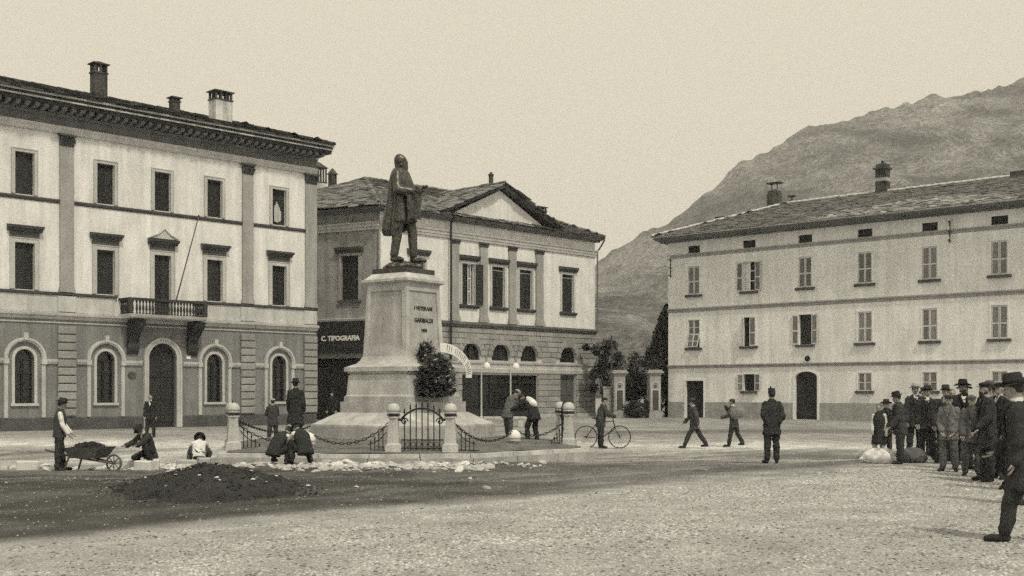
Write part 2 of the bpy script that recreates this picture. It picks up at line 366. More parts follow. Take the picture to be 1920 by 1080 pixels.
ka = np.arange(6) * math.pi / 3
DOME = np.concatenate([np.stack([np.cos(ka), np.sin(ka), np.full(6, -0.25)], 1), np.stack([0.8 * np.cos(ka + 0.3), 0.8 * np.sin(ka + 0.3), np.full(6, 0.42)], 1), [[0, 0, 0.62]]])
DF = [(k, (k + 1) % 6, 6 + k) for k in range(6)] + [((k + 1) % 6, 6 + (k + 1) % 6, 6 + k) for k in range(6)] + [(6 + k, 6 + (k + 1) % 6, 12) for k in range(6)]
dm = bpy.data.meshes.new('cobble'); dm.from_pydata(DOME.tolist(), [], DF); dm.materials.append(M_cob); dm.polygons.foreach_set('use_smooth', [True] * 18)
for i in near:
    x, y, sp = cp[i]; a = rng.uniform(0, 6.28); sx = sp * rng.uniform(0.36, 0.75); sy = sx * rng.uniform(0.5, 0.95)
    obj('cobble', dm, pave, (x, y, rng.uniform(-0.006, 0.008)), (rng.uniform(-.15, .15), rng.uniform(-.15, .15), a), (sx, sy, sx * rng.uniform(0.5, 0.8)))
rest = np.delete(cp, near, 0); n = len(rest); pass
a = nr.rand(n) * 6.28; sx = rest[:, 2] * nr.uniform(0.34, 0.72, n); sy = sx * nr.uniform(0.5, 0.95, n); sz = sx * nr.uniform(0.35, 0.8, n)
def stones_mesh(name, sel, D, F, m):
    k = len(D); nn = len(sel); lx = D[None, :, 0] * sx[sel][:, None]; ly = D[None, :, 1] * sy[sel][:, None]; ca, sa_ = np.cos(a[sel])[:, None], np.sin(a[sel])[:, None]
    co = np.stack([lx * ca - ly * sa_ + rest[sel][:, :1], lx * sa_ + ly * ca + rest[sel][:, 1:2], D[None, :, 2] * sz[sel][:, None] + dz[sel][:, None]], -1).reshape(-1, 3)
    tri = (np.array(F)[None] + (np.arange(nn) * k)[:, None, None]).reshape(-1, 3); me = bpy.data.meshes.new(name)
    me.vertices.add(len(co)); me.vertices.foreach_set('co', co.ravel().astype(np.float32)); me.loops.add(tri.size); me.loops.foreach_set('vertex_index', tri.ravel().astype(np.int32))
    me.polygons.add(len(tri)); me.polygons.foreach_set('loop_start', (np.arange(len(tri)) * 3).astype(np.int32)); me.polygons.foreach_set('use_smooth', [True] * len(tri))
    me.materials.append(m); me.update(calc_edges=True); tone_attr(me, np.repeat(tn[sel], k)); tag(obj(name, me, pave), kind='stuff')
dz = nr.uniform(-0.006, 0.008, n); rx_, ry_ = rest[:, 0], rest[:, 1]
tn = np.where(nr.rand(n) < .18, .17, .50) * (1 - .28 * sstep(-1.5, -6.0, rx_)) * (.84 + .32 * vnoise(rx_, ry_, 1.7, 12)) * nr.uniform(0.72, 1.2, n)
tn = tn * (1 - .22 * sstep(-2, -9, side_of_edge(rx_, ry_)) * (.5 + vnoise(rx_, ry_, .55, 8))) * (1 + .35 * cart_ruts(rx_, ry_))
stones_mesh('small_cobbles', np.where(ry_ < 14.5)[0], DOME, DF, M_cobs)
D2 = np.concatenate([np.stack([np.cos(ka[:5] * 1.2), np.sin(ka[:5] * 1.2), np.full(5, -0.1)], 1), [[0.1, 0.05, 0.62]]]); F2 = [(k, (k + 1) % 5, 5) for k in range(5)]
stones_mesh('distant_cobbles', np.where(ry_ >= 14.5)[0], D2, F2, M_cobs)
# grit strewn over the bare earth
gn = 22000; gx = nr.uniform(-16, 17, gn); gy = 11 + 36 * nr.rand(gn) ** 0.9; ok = side_of_edge(gx, gy) > -0.4; gx, gy = gx[ok], gy[ok]; gn = len(gx)
gs = nr.uniform(0.005, 0.019, gn) * (1 + 0.9 * (nr.rand(gn) < 0.04)); a = nr.rand(gn) * 6.28
ox = D2[None, :, 0] * gs[:, None] * 1.3; oy = D2[None, :, 1] * gs[:, None]
co = np.stack([ox * np.cos(a)[:, None] - oy * np.sin(a)[:, None] + gx[:, None], ox * np.sin(a)[:, None] + oy * np.cos(a)[:, None] + gy[:, None], D2[None, :, 2] * gs[:, None] + gz(gx, gy)[:, None]], -1).reshape(-1, 3)
tri = (np.array(F2)[None] + (np.arange(gn) * 6)[:, None, None]).reshape(-1, 3); me = bpy.data.meshes.new('grit')
me.vertices.add(len(co)); me.vertices.foreach_set('co', co.ravel().astype(np.float32)); me.loops.add(tri.size); me.loops.foreach_set('vertex_index', tri.ravel().astype(np.int32))
me.polygons.add(len(tri)); me.polygons.foreach_set('loop_start', (np.arange(len(tri)) * 3).astype(np.int32)); me.materials.append(M_cobs); me.update(calc_edges=True)
tone_attr(me, np.repeat(np.where(nr.rand(gn) < 0.5, 0.06, 0.34) * nr.uniform(0.7, 1.3, gn), 6)); tag(obj('grit', me, ground), kind='stuff')

# ------------------------------------------------------------------ the hill behind
hp = [(-900, 60), (-300, 75), (-60, 92), (70, 111), (107, 138), (128, 142), (155, 164), (191, 194), (218, 209), (245, 225), (273, 232), (300, 241), (336, 249), (364, 256), (382, 257), (409, 262), (436, 268), (700, 330), (1200, 390), (1900, 380)]
hx = np.concatenate([np.arange(-900, -50, 25), np.arange(-50, 620, 3.0), np.arange(620, 1900, 25)]); hv = np.linspace(0, 1, 110)
HX, HV = np.meshgrid(hx, hv); HY = 260 + 740 * HV + 0 * HX
ridge = np.interp(HX, [p[0] for p in hp], [p[1] for p in hp])
ridge = ridge + (vnoise(HX, 0 * HX, 1 / 17, 28) - .5) * 6 + (vnoise(HX, 0 * HX, 1 / 6, 29) - .5) * 3
prof = 0.10 * HV + 0.90 * HV ** 1.35
gul = (vnoise(HX + 0.35 * HY, HY * 0.35, 1 / 70, 21) - 0.5) * 34 + (vnoise(HX + 0.3 * HY, HY * 0.4, 1 / 24, 22) - 0.5) * 13 + (vnoise(HX, HY, 1 / 8, 23) - 0.5) * 3
HZ = ridge * prof + gul * np.sin(np.pi * np.clip(HV, 0, 1)) ** 0.7 * 0.9 + (vnoise(HX, HY, 1 / 5.0, 24) - 0.5) * 2.6 * sstep(0.0, 0.2, HV) - 1.5
back = np.linspace(0, 1, 8)[1:, None]
HX = np.vstack([HX, np.repeat(hx[None], 7, 0)]); HY = np.vstack([HY, 1000 + 500 * back + 0 * hx[None]]); HZ = np.vstack([HZ, HZ[-1][None] * (1 - 0.5 * back)])
ht = .18 + .11 * (vnoise(HX - .55 * HZ * 2.4, HY * .25 + HZ, 1 / 46, 25) - .5) + .07 * (vnoise(HX - HZ * 1.3, HY * .3, 1 / 15, 26) - .5) - .075 * sstep(.52, .66, vnoise(HX + HZ, HZ * 2.2, 1 / 38, 27)) - .05 * sstep(.5, .7, vnoise(HX - HZ, HZ * 3, 1 / 11, 30)) - .05 * sstep(90, 20, HZ)
hme = grid_mesh('hill', HX, HY, HZ, M_hill); tone_attr(hme, np.clip(ht, .05, .35))
hill = tag(obj('hill', hme), 'scrub covered mountainside rising behind the houses', kind='structure')

# ------------------------------------------------------------------ stone slab roofs
SLAB = []
for k in range(6):
    q = random.Random(50 + k); j = lambda s: q.uniform(-s, s)
    b = MB(); t = 0.5
    b.add([(-.5 + j(.06), -.5 + j(.1), -t), (.5 + j(.06), -.5 + j(.1), -t), (.5 + j(.06), .5, -t), (-.5 + j(.06), .5, -t),
           (-.5 + j(.06), -.5 + j(.1), t), (.5 + j(.06), -.5 + j(.1), t), (.5 + j(.06), .5, t), (-.5 + j(.06), .5, t)],
          [(0, 3, 2, 1), (4, 5, 6, 7), (0, 1, 5, 4), (1, 2, 6, 5), (2, 3, 7, 6), (3, 0, 4, 7)]); SLAB.append(b)
SLAB_ME = {}
def slab_roof(parent, m, el, er, rr, rl, rowh, sw, cap=300, thick=0.05, seed=1, lift=0.03, part='roof_slope', eye=None):
    """a roof slope el-er (eaves) to rl-rr (ridge), laid with overlapping stone slabs"""
    q = random.Random(seed); el, er, rr, rl = map(Vector, (el, er, rr, rl))
    base = MB().add([el, er, rr, rl], [(0, 1, 2, 3)]).build(part, m, parent)
    nrm = (er - el).cross(rl - el).normalized()
    if nrm.z < 0: nrm = -nrm
    ax = (er - el).normalized(); up = nrm.cross(ax).normalized()
    if up.z < 0: up = -up
    H = (rl - el).dot(up) if (rl - el).dot(up) > 0.1 else (rr - er).dot(up)
    rows = max(2, int(H / rowh)); slabs = []
    for r in range(rows):
        f = (r + 0.5) / rows
        a = el.lerp(rl, f); b = er.lerp(rr, f); L = (b - a).length; s = q.uniform(-0.3, 0)
        while s < L:
            w = sw * q.uniform(0.6, 1.45)
            c = a + (b - a).normalized() * (s + w / 2)
            if -0.1 < s + w / 2 < L + 0.05:
                tl = -R(q.uniform(2.0, 7.0)); yaw = R(q.uniform(-6, 6))
                Mx = Matrix((ax, up, nrm)).transposed().to_4x4() @ Matrix.Rotation(yaw, 4, 'Z') @ Matrix.Rotation(tl, 4, 'X')
                slabs.append((c + nrm * (lift + q.uniform(0, 0.03)) - up * 0.06, Mx, w * 1.04, H / rows * 1.5 * q.uniform(0.9, 1.15), thick * q.uniform(0.7, 1.5)))
            s += w
    keep = set(q.sample(range(len(slabs)), min(cap, len(slabs)))) if eye is None else set(sorted(range(len(slabs)), key=lambda i: (slabs[i][0] - eye).length)[:cap])
    mass = MB()
    for i, (c, Mx, w, h, t) in enumerate(slabs):
        M4 = Matrix.Translation(c) @ Mx @ Matrix.Diagonal((w, h, t, 1)); k = q.randrange(6)
        if i in keep:
            key = (m.name, k)
            if key not in SLAB_ME: SLAB_ME[key] = SLAB[k].mesh('roof_slab', (m,))
            obj('roof_slab', SLAB_ME[key], base, mtx=M4)
        else: mass.add([M4 @ Vector(v) for v in SLAB[k].v], SLAB[k].f)
    if mass.v: tag(mass.build('roof_slab_mass', m, base), kind='stuff')
    return base
def ridge_tiles(parent, m, a, b, r=0.13, step=0.42):
    a, b = Vector(a), Vector(b); n = max(1, int((b - a).length / step)); d = (b - a) / n; q = d.normalized().to_track_quat('Y', 'Z').to_matrix().to_4x4()
    key = (m.name, 'ridge')
    if key not in SLAB_ME:
        t = MB(); pr = [(math.cos(math.pi * k / 6), math.sin(math.pi * k / 6)) for k in range(7)]
        vs = [(x * r, -.26, z * r) for x, z in pr] + [(x * r * .85, .26, z * r * .85) for x, z in pr]
        t.add(vs, [(k, k + 1, k + 8, k + 7) for k in range(6)] + [tuple(range(7)), tuple(range(7, 14))[::-1]]); SLAB_ME[key] = t.mesh('ridge_tile', (m,))
    for i in range(n):
        obj('ridge_tile', SLAB_ME[key], parent, mtx=Matrix.Translation(a + d * (i + .5) + Vector((0, 0, rng.uniform(.0, .03)))) @ q @ Matrix.Rotation(rng.uniform(-.06, .06), 4, 'Z'))
def chimney(parent, c, w, d, h, mbody, style='arches', mtop=None):
    """stack with an open cap; c is the foot"""
    mtop = mtop or mbody; x, y, z = c; s = MB().box(x - w / 2, x + w / 2, y - d / 2, y + d / 2, z - 0.6, z + h * 0.66).build('chimney', mbody, parent)
    t = MB(); hw, hd = w / 2 + 0.04, d / 2 + 0.04; z0 = z + h * 0.66; z1 = z + h * 0.9
    t.box(x - hw, x + hw, y - hd, y + hd, z0, z0 + 0.07)
    k = max(2, int(w / 0.26))
    for i in range(k + 1):
        for yy in (y - d / 2 + .05, y + d / 2 - .05): t.box(x - w / 2 + (w - .1) * i / k, x - w / 2 + .1 + (w - .1) * i / k, yy - .05, yy + .05, z0 + .07, z1)
    t.box(x - w / 2 + .002, x - w / 2 + .09, y - .05, y + .05, z0 + .07, z1); t.box(x + w / 2 - .09, x + w / 2 - .002, y - .05, y + .05, z0 + .07, z1)
    t.build('chimney_cap_pillars', mtop, s)
    r = MB().box(x - hw - .05, x + hw + .05, y - hd - .05, y + hd + .05, z1, z1 + .06)
    r.column([(x - hw, y - hd), (x + hw, y - hd), (x + hw, y + hd), (x - hw, y + hd)], z1 + .06, z + h, 0, [(x - .05, y - .05), (x + .05, y - .05), (x + .05, y + .05), (x - .05, y + .05)])
    r.build('chimney_cap', mtop, s); return s

# ------------------------------------------------------------------ left: white palazzo
LB = thing('palazzo', 'white three storey palazzo with grey ground floor, stone balcony and dark shutters', 'building', (-10.12, 60.5, 0), R(45.79))
LW0, LW1 = -17.38, 0.0
PILS = [(-17.38, -16.7), (-13.58, -12.96), (-4.42, -3.82), (-0.68, 0.0)]
WU = [-15.1, -11.47, -8.69, -5.95, -2.27]
g_ops = [(u - .42, u + .42, 1.17, 3.47, .42) for u in WU if u != -8.69] + [(-9.40, -7.98, 0.02, 3.9, .71)]
u_ops = [(u - .42, u + .42, 6.0, 7.97, 0) for u in WU if u != -8.69] + [(-9.11, -8.27, 5.16, 7.97, 0)] + [(u - .41, u + .41, 10.02, 11.8, 0) for u in WU]
b = MB(); facade(b, LW0, LW1, 0, 4.85, g_ops, .3); shell(b, LW0, LW1, 12, 0, 4.85); b.build('ground_floor_wall', M_lground, LB)
b = MB(); facade(b, LW0, LW1, 4.85, 13.9, u_ops, .3); shell(b, LW0, LW1, 12, 4.85, 13.9); b.build('wall', M_white, LB)
b = MB()
for a, c in ((LW0, -9.62), (-7.76, LW1)): b.band(a, c, [(-.07, 0), (-.07, .50), (-.04, .56), (-.003, .56), (-.003, 0)])
b.build('plinth', M_plinth, LB)
b = MB().band(LW0 - .02, LW1 + .02, [(-.05, 4.62), (-.06, 4.68), (-.003, 4.68), (-.003, 4.62)]); b.band(LW0 - .08, LW1 + .08, [(-.004, 4.78), (-.06, 4.80), (-.1, 4.9), (-.20, 4.95), (-.22, 5.05), (-.003, 5.10)])
b.build('string_course', M_trim, LB)
for a, c in ((LW0, -11.05), (-6.9, LW1)): MB().box(a, c, -.05, -.003, 5.10, 5.82).build('parapet_band', M_para, LB)
for a, c in ((LW0 - .05, -10.95), (-6.95, LW1 + .05)): MB().band(a, c, [(-.05, 5.82), (-.13, 5.86), (-.15, 5.94), (-.003, 5.97)]).build('sill_course', M_moulding, LB)
b = MB()
for (a, c), (d, e) in zip(PILS, PILS[1:]): b.band(c, d, [(-.003, 9.80), (-.06, 9.83), (-.10, 9.90), (-.10, 9.96), (-.003, 9.985)])
b.build('upper_string_course', M_moulding, LB)
for a, c in PILS:       # rusticated piers below, pilasters with leafy capitals above
    pier = MB().box(a - .06, c + .06, -.06, -.002, .56, 4.55).build('pier', M_lground, LB)
    k = 11; h = (4.5 - .58) / k
    for i in range(k):
        m_ = MB().box(a - .10, c + (.10 if c < 0 else .02), -.15 - .012 * (i % 2), -.062, .58 + i * h + .025, .58 + (i + 1) * h - .02, ch=.03).build('quoin_block', M_quoin, pier)
    MB().box(a - .1, c + .1 if c < 0 else c + .02, -.12, -.052, 5.12, 5.80, ch=.02).build('pilaster_pedestal', M_para, LB)
    p = MB().box(a, c, -.11, -.003, 6.2, 12.3); p.box(a - .05, c + .05, -.16, -.003, 5.98, 6.1); p.box(a - .025, c + .025, -.135, -.003, 6.1, 6.2)
    p = p.build('pilaster', M_pil, LB)
    cpt = MB().band(a, c, [(-.12, 12.3), (-.14, 12.36), (-.14, 12.4), (-.2, 12.74), (-.002, 12.74), (-.002, 12.3)]); cpt.box(a - .07, c + .07, -.26, -.003, 12.74, 12.82)
    for row in range(3):
        for i in range(4):
            u = a + (c - a) * (i + .5) / 4 + (.06 if row % 2 else 0); z = 12.34 + row * .13
            cpt.add([(u - .07, -.14, z), (u + .07, -.14, z), (u + .055, -.2 - .02 * row, z + .1), (u, -.25 - .02 * row, z + .15), (u - .055, -.2 - .02 * row, z + .1)], [(0, 1, 2, 3, 4)])
            cpt.tube([(u, -.15, z), (u, -.21 - .02 * row, z + .12), (u, -.26 - .02 * row, z + .1)], .025, 5)
    cpt.build('capital', M_moulding, p)
def l_window(u, w, z0, z1, fr, hood=None, leafs=2, sill=None):
    f = MB(); a, c = u - w / 2, u + w / 2
    f.box(a - fr, a, -.07, .02, z0, z1 + fr); f.box(c, c + fr, -.07, .02, z0, z1 + fr); f.box(a, c, -.07, .02, z1, z1 + fr)
    f.box(a - fr - .035, a - fr, -.095, -.003, z0, z1 + fr + .035); f.box(c + fr, c + fr + .035, -.095, -.003, z0, z1 + fr + .035); f.box(a - fr, c + fr, -.095, -.003, z1 + fr, z1 + fr + .035)
    f = f.build('window', M_trim, LB)
    obj('shutter', LEAF_D, f, (a, .12, z0), (0, 0, R(-rng.choice((0, 0, 3, 9)))), (w / 2, 1, z1 - z0)); obj('shutter', LEAF_D, f, (a + w / 2, .14, z0), None, (w / 2, 1, z1 - z0))
    MB().add([(a, .28, z0), (c, .28, z0), (c, .28, z1), (a, .28, z1)], [(0, 1, 2, 3)]).build('pane', M_glass, f)
    if hood:
        h = MB(); zt = z1 + fr + .035; a2, c2 = a - fr - .03, c + fr + .03
        h.box(a2, c2, -.085, -.003, zt, zt + .26)
        h.band(a2 - .12, c2 + .12, [(-.003, zt + .26), (-.13, zt + .28), (-.18, zt + .36), (-.30, zt + .40), (-.34, zt + .50), (-.003, zt + .54)])
        h.build('hood', M_moulding, f)
        if hood == 2:
            h2 = MB().prism([(a2 - .1, zt + .54), (c2 + .1, zt + .54), (u + .18, zt + .84), (u, zt + .98), (u - .18, zt + .84)], -.2, -.004)
            h2.tube([(a2 - .1, -.22, zt + .56), (u - .3, -.22, zt + .74), (u - .12, -.22, zt + .9), (u, -.22, zt + 1.0), (u + .12, -.22, zt + .9), (u + .3, -.22, zt + .74), (c2 + .1, -.22, zt + .56)], .04, 6)
            h2.build('crest', M_para, f)
    return f
for u in WU:
    l_window(u, .84, 5.16 if u == -8.69 else 6.0, 7.97, .17, 2 if u == -8.69 else 1)
    f = l_window(u, .82, 10.02, 11.8, .12)
    if u == -2.27:      # pale curtain blowing in the end window of the top floor
        cu = MB()
        for i in range(9): cu.box(u - .2 + i * .045 - .02, u - .2 + i * .045 + .02, .06 + .02 * (i % 2), .10 + .02 * (i % 2), 10.15 + .02 * abs(i - 3), 11.2 - .09 * abs(i - 3))
        cu.build('curtain', M_para, f)
for u in WU:
    if u == -8.69: continue
    f = MB(); arch_ring(f, u, 3.05, .42, .54, -.05, .02, 1.17); f.box(u - .60, u + .60, -.10, .02, 1.06, 1.168)
    f = f.build('arched_window', M_para, LB)
    for i in range(2):
        s = MB(); x0, x1 = (u - .42, u) if i == 0 else (u, u + .42)
        s.box(x0 + .01, x0 + .06, .18, .22, 1.17, 3.05); s.box(x1 - .06, x1 - .01, .18, .22, 1.17, 3.05)
        for z in (1.17, 1.80, 2.42, 3.0): s.box(x0 + .06, x1 - .06, .185, .215, z, z + .06)
        s.build('sash', M_dwood, f)
    MB().add([(u - .42, .24, 1.17), (u + .42, .24, 1.17), (u + .42, .24, 3.5), (u - .42, .24, 3.5)], [(0, 1, 2, 3)]).build('pane', M_glass, f)
    a = MB(); arch_ring(a, u, 3.06, .74, .80, -.13, -.002); arch_ring(a, u, 3.06, .80, .90, -.17, -.002)
    a.box(u - .88, u - .72, -.10, -.002, .56, 2.84); a.box(u + .72, u + .88, -.10, -.002, .56, 2.84)
    a.box(u - .09, u + .09, -.22, -.003, 3.86, 4.16)
    a.build('archivolt', M_trim, LB)
b = MB()
imp = []
edges = sorted([(-17.38, -15.1 - .9), (-15.1 + .9, -13.7), (-12.84, -11.47 - .9), (-11.47 + .9, -9.72), (-7.66, -5.95 - .9), (-5.95 + .9, -4.54), (-3.70, -2.27 - .9), (-2.27 + .9, -.8)])
for a, c in edges: b.band(a, c, [(-.003, 2.84), (-.08, 2.86), (-.13, 2.96), (-.14, 3.05), (-.003, 3.07)])
for u in WU:
    if u != -8.69: b.box(u - .92, u - .70, -.16, -.003, 2.842, 3.06); b.box(u + .70, u + .92, -.16, -.003, 2.842, 3.06)
b.build('impost_band', M_trim, LB)
d = MB(); arch_ring(d, -8.69, 3.19, .71, .86, -.1, .02, .02); arch_ring(d, -8.69, 3.19, .86, .96, -.14, -.002, .02)
d = d.build('doorway', M_trim, LB)
dl = MB().box(-9.4, -7.98, .2, .24, .02, 3.9)
for x in (-9.3, -8.66):
    for z in (.25, 1.3, 2.35): dl.box(x, x + .56, .17, .2, z, z + .85)
dl.build('door_leaf', M_dwood, d)
MB().box(-7.45, -7.23, -.03, -.002, 3.2, 3.42).build('wall_plaque', M_white_paint, LB)
MB().lathe([(.2, -.03), (.2, .03)], n=14, sx=1.0, sy=.75).build('medallion', M_plinth, LB, loc=(-10.2, -.03, 2.42), rot=(R(90), 0, 0))
# balcony
bal = MB().band(-10.85, -6.95, [(-.003, 4.93), (-.95, 4.96), (-1.0, 5.02), (-1.04, 5.13), (-.003, 5.15)]).build('balcony', M_trim, LB)
MB().box(-10.85, -6.95, -1.03, -.86, 5.74, 5.86).box(-10.85, -10.68, -.86, -.003, 5.74, 5.86).box(-7.12, -6.95, -.86, -.003, 5.74, 5.86).build('balustrade_rail', M_lcorn, bal)
balus = MB().lathe([(.055, 0), (.055, .04), (.028, .08), (.06, .22), (.05, .32), (.026, .46), (.05, .52), (.055, .59)], n=8).mesh('baluster', (M_lcorn,), True)
for i in range(23): obj('baluster', balus, bal, (-10.62 + i * .157 if i not in (0, 22) else (-10.66 if i == 0 else -7.14), -.945, 5.15))
for i in range(5):
    for u in (-10.765, -7.035): obj('baluster', balus, bal, (u, -.78 + i * .16, 5.15))
for u in (-10.77, -7.03): MB().box(u - .09, u + .09, -1.035, -.855, 5.15, 5.742).build('balcony_post', M_lcorn, bal)
for u in (-10.2, -7.18):
    cs = []
    for i in range(17):
        t = i / 16; cs.append((-.04 - .80 * (1 - t) ** 1.4 - .10 * math.sin(t * 9), 4.92 - 1.55 * t))
    c_ = MB().add([(x, y, z) for x in (u - .26, u + .26) for y, z in cs + [(-.003, 3.37), (-.003, 4.92)]],
                  [tuple(range(19)), tuple(range(19, 38))[::-1]] + [(i, (i + 1) % 19, 19 + (i + 1) % 19, 19 + i) for i in range(19)])
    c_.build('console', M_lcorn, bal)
# main cornice
MB().band(LW0 - .02, LW1 + .02, [(-.003, 12.82), (-.13, 12.83), (-.15, 12.98), (-.17, 13.0), (-.19, 13.14), (-.003, 13.16)]).build('architrave', M_para, LB)
MB().band(LW0 - .01, LW1 + .01, [(-.003, 13.16), (-.06, 13.165), (-.06, 13.48), (-.16, 13.52), (-.22, 13.62), (-.003, 13.64)]).build('frieze', M_cornice, LB)
crn = MB().band(LW0 - .95, LW1 + .35, [(1.0, 13.84), (-.86, 13.84), (-.90, 13.96), (-.96, 14.02), (-1.0, 14.14), (1.0, 14.16)])
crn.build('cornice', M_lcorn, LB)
MB().box(LW0 - .95, LW1 + .36, -1.012, -.99, 13.985, 14.05).build('cornice_edge', M_para, LB)
modi = MB().band(-.1, .1, [(0, 0), (-.55, .05), (-.62, .14), (-.6, .2), (0, .2)]).mesh('modillion', (M_cornice,))
nmod = 44
for i in range(nmod): obj('modillion', modi, LB, (LW0 + .1 + i * (LW1 - LW0 - .2) / (nmod - 1), -.2, 13.638))
MB().tube([(LW0 - .95, -1.04, 14.22), (LW1 + .4, -1.04, 14.22)], .06, 8).build('gutter', M_trim, LB)
RZ = 16.05
slab_roof(LB, M_lroof, (LW0 - .9, -1.0, 14.24), (LW1 + .4, -1.0, 14.24), (-2.6, 5.2, RZ), (LW0 + 1, 5.2, RZ), .45, .5, seed=3, eye=Vector((-8, -4, 14)))
slab_roof(LB, M_lroof, (LW1 + .4, -1.0, 14.24), (LW1 + .4, 12.4, 14.24), (-2.6, 5.3, RZ), (-2.6, 5.2, RZ), .6, .7, cap=0, seed=4)
MB().add([(LW0 - .9, 12.4, 14.24), (LW1 + .4, 12.4, 14.24), (-2.6, 5.2, RZ), (LW0 + 1, 5.2, RZ)], [(0, 1, 2, 3)]).build('roof_slope', M_lroof, LB)
ridge_tiles(LB, M_lroof, (LW0 + 1, 5.2, RZ + .03), (-2.6, 5.2, RZ + .03), .15)
ridge_tiles(LB, M_lroof, (.4, -1.0, 14.3), (-2.6, 5.2, RZ + .05), .13)
M_brick = mat('sooty_chimney', 0.075, var=0.5, scale=1.8, finevar=0.3, fine=8)
M_chw = mat('rendered_chimney', 0.55, var=0.25, scale=1.5, finevar=0.2, streak=0.3)
chimney(LB, (-9.3, 5.0, 15.95), .66, .5, 1.85, M_brick); chimney(LB, (-5.2, 5.0, 15.95), .42, .4, .85, M_brick); chimney(LB, (-2.75, 4.6, 15.75), 1.0, .7, 1.8, M_chw, mtop=M_brick)
fp = MB().tube([(-8.52, -.9, 5.75), (-8.1, -2.2, 9.62)], [.035, .022], 8); fp.lathe([(.03, 0), (.05, .03), (.02, .09)], (-8.1, -2.2, 9.6), 8)
fpo = fp.build('flagpole', M_wood); fpo.matrix_basis = Matrix.Translation((-10.12, 60.5, 0)) @ Matrix.Rotation(R(45.79), 4, 'Z')
tag(fpo, 'bare slanting flagpole leaning out from the stone balcony', 'flagpole')

# ------------------------------------------------------------------ centre: house with the pediment
CB = thing('pedimented_house', 'two storey house with pediment, pilasters and rusticated ground floor behind the monument', 'building', (-7.522, 66.728, 0), R(46.47))
CW = 19.2
CWIN = [(2.35, 3.45), (6.48, 7.58), (9.08, 10.2), (11.58, 12.78), (15.72, 16.9)]
CARC = [(1.9, 3.5), (6.49, 8.09), (9.1, 10.72), (11.74, 13.34), (15.56, 17.18)]
c_up = [(a, c, 7.0, 9.5, 0) for a, c in CWIN]
c_gr = [(a, c, 3.62, 4.70, .8 if c - a > 1.55 else .75) for a, c in CARC] + [(6.49, 13.34, .02, 2.72, 0), (15.56, 17.18, .02, 2.78, 0), (1.9, 3.5, .02, 2.72, 0)]
b = MB(); facade(b, 0, CW, 5.6, 12.0, c_up, .3)
b.add([(0, 0, 0), (-3.6, 11.5, 0), (CW, 11.5, 0), (CW, 0, 0), (0, 0, 12), (-3.6, 11.5, 12), (CW, 11.5, 12), (CW, 0, 12)], [(1, 2, 6, 5), (2, 3, 7, 6), (4, 5, 6, 7)]); b.build('wall', M_cwhite, CB)
b = MB(); facade(b, 0, CW, 0, 5.6, c_gr, .35, .02); gfw = b.build('ground_floor_wall', M_para, CB)
# rusticated courses: block by block between the openings
CH = .357
blockv = [0]
def rust(u0, u1, z0, z1, rows, holes, seed):
    q = random.Random(seed); h = (z1 - z0) / rows
    for r in range(rows):
        za, zb = z0 + r * h, z0 + (r + 1) * h; zm = (za + zb) / 2; spans = [(u0, u1)]
        for a, c, ha, hb, rise in holes:
            if not (ha < zm < hb): continue
            uc, rr = (a + c) / 2, (c - a) / 2
            if rise:
                zz = max(0, min(1, (za - (hb - rise)) / rise)); x = rr * math.sqrt(max(0, 1 - zz * zz)) + .42
            else: x = rr
            spans = [s for o in spans for s in ((o[0], min(o[1], uc - x)), (max(o[0], uc + x), o[1])) if s[1] - s[0] > .12]
        for a, c in spans:
            p = a
            while p < c - .05:
                w = q.uniform(.75, 1.25); e = c if c - p - w < .45 else p + w
                MB().box(p + .012, e - .012, -.06 - q.uniform(0, .03), .018, za + .016, zb - .016, ch=.025).build('ashlar_block', M_quoin, gfw); p = e
rust(0, CW, 3.56, 5.6, 6, [(a, c, 3.5, 4.70, .8) for a, c in CARC], 5)
rust(0, CW, .25, 2.84, 7, [(1.9, 3.5, 0, 2.84, 0), (6.49, 13.34, 0, 2.84, 0), (15.56, 17.18, 0, 2.84, 0)], 6)
for a, c in CARC:       # voussoirs
    uc, rr = (a + c) / 2, (c - a) / 2; n = 9
    for i in range(n):
        t0, t1 = math.pi * i / n + .02, math.pi * (i + 1) / n - .02; ro = rr + (.52 if i == n // 2 else .40); k = .8 / rr if rr > .8 else 1
        P = [(uc - rr * math.cos(t0), 3.9 + rr * k * math.sin(t0)), (uc - rr * math.cos(t1), 3.9 + rr * k * math.sin(t1)), (uc - ro * math.cos(t1), 3.9 + ro * math.sin(t1)), (uc - ro * math.cos(t0), 3.9 + ro * math.sin(t0))]
        MB().prism(P, -.1 if i == n // 2 else -.075, .018).build('voussoir', M_quoin, gfw)
    f = MB(); arch_ring(f, uc, 3.9, rr - .08, rr, .16, .24, 3.62, rise=.72); f.box(uc - .04, uc + .04, .17, .23, 3.62, 4.66); f.box(a, c, .165, .235, 3.62, 3.7)
    f = f.build('lunette_window', M_dwood, CB); MB().add([(a, .25, 3.6), (c, .25, 3.6), (c, .25, 4.75), (a, .25, 4.75)], [(0, 1, 2, 3)]).build('pane', M_glass, f)
MB().band(-.02, CW + .05, [(-.003, 2.84), (-.12, 2.86), (-.15, 3.1), (-.10, 3.14), (-.10, 3.36), (-.18, 3.42), (-.2, 3.52), (-.003, 3.55)]).build('string_course', M_para, CB)
for a, c in ((0, 1.9), (3.5, 6.49), (13.34, 15.56), (17.18, CW)): MB().box(a, c, -.12, .018, 0, .245).build('plinth', M_para, CB)
sf = MB(); posts = [6.49, 8.15, 9.05, 10.78, 11.68, 13.28]
for p in posts: sf.box(p, p + .1, .12, .22, .02, 2.72)
sf.box(6.49, 13.34, .13, .21, 2.2, 2.3); sf.box(6.49, 13.34, .13, .21, .02, .6)
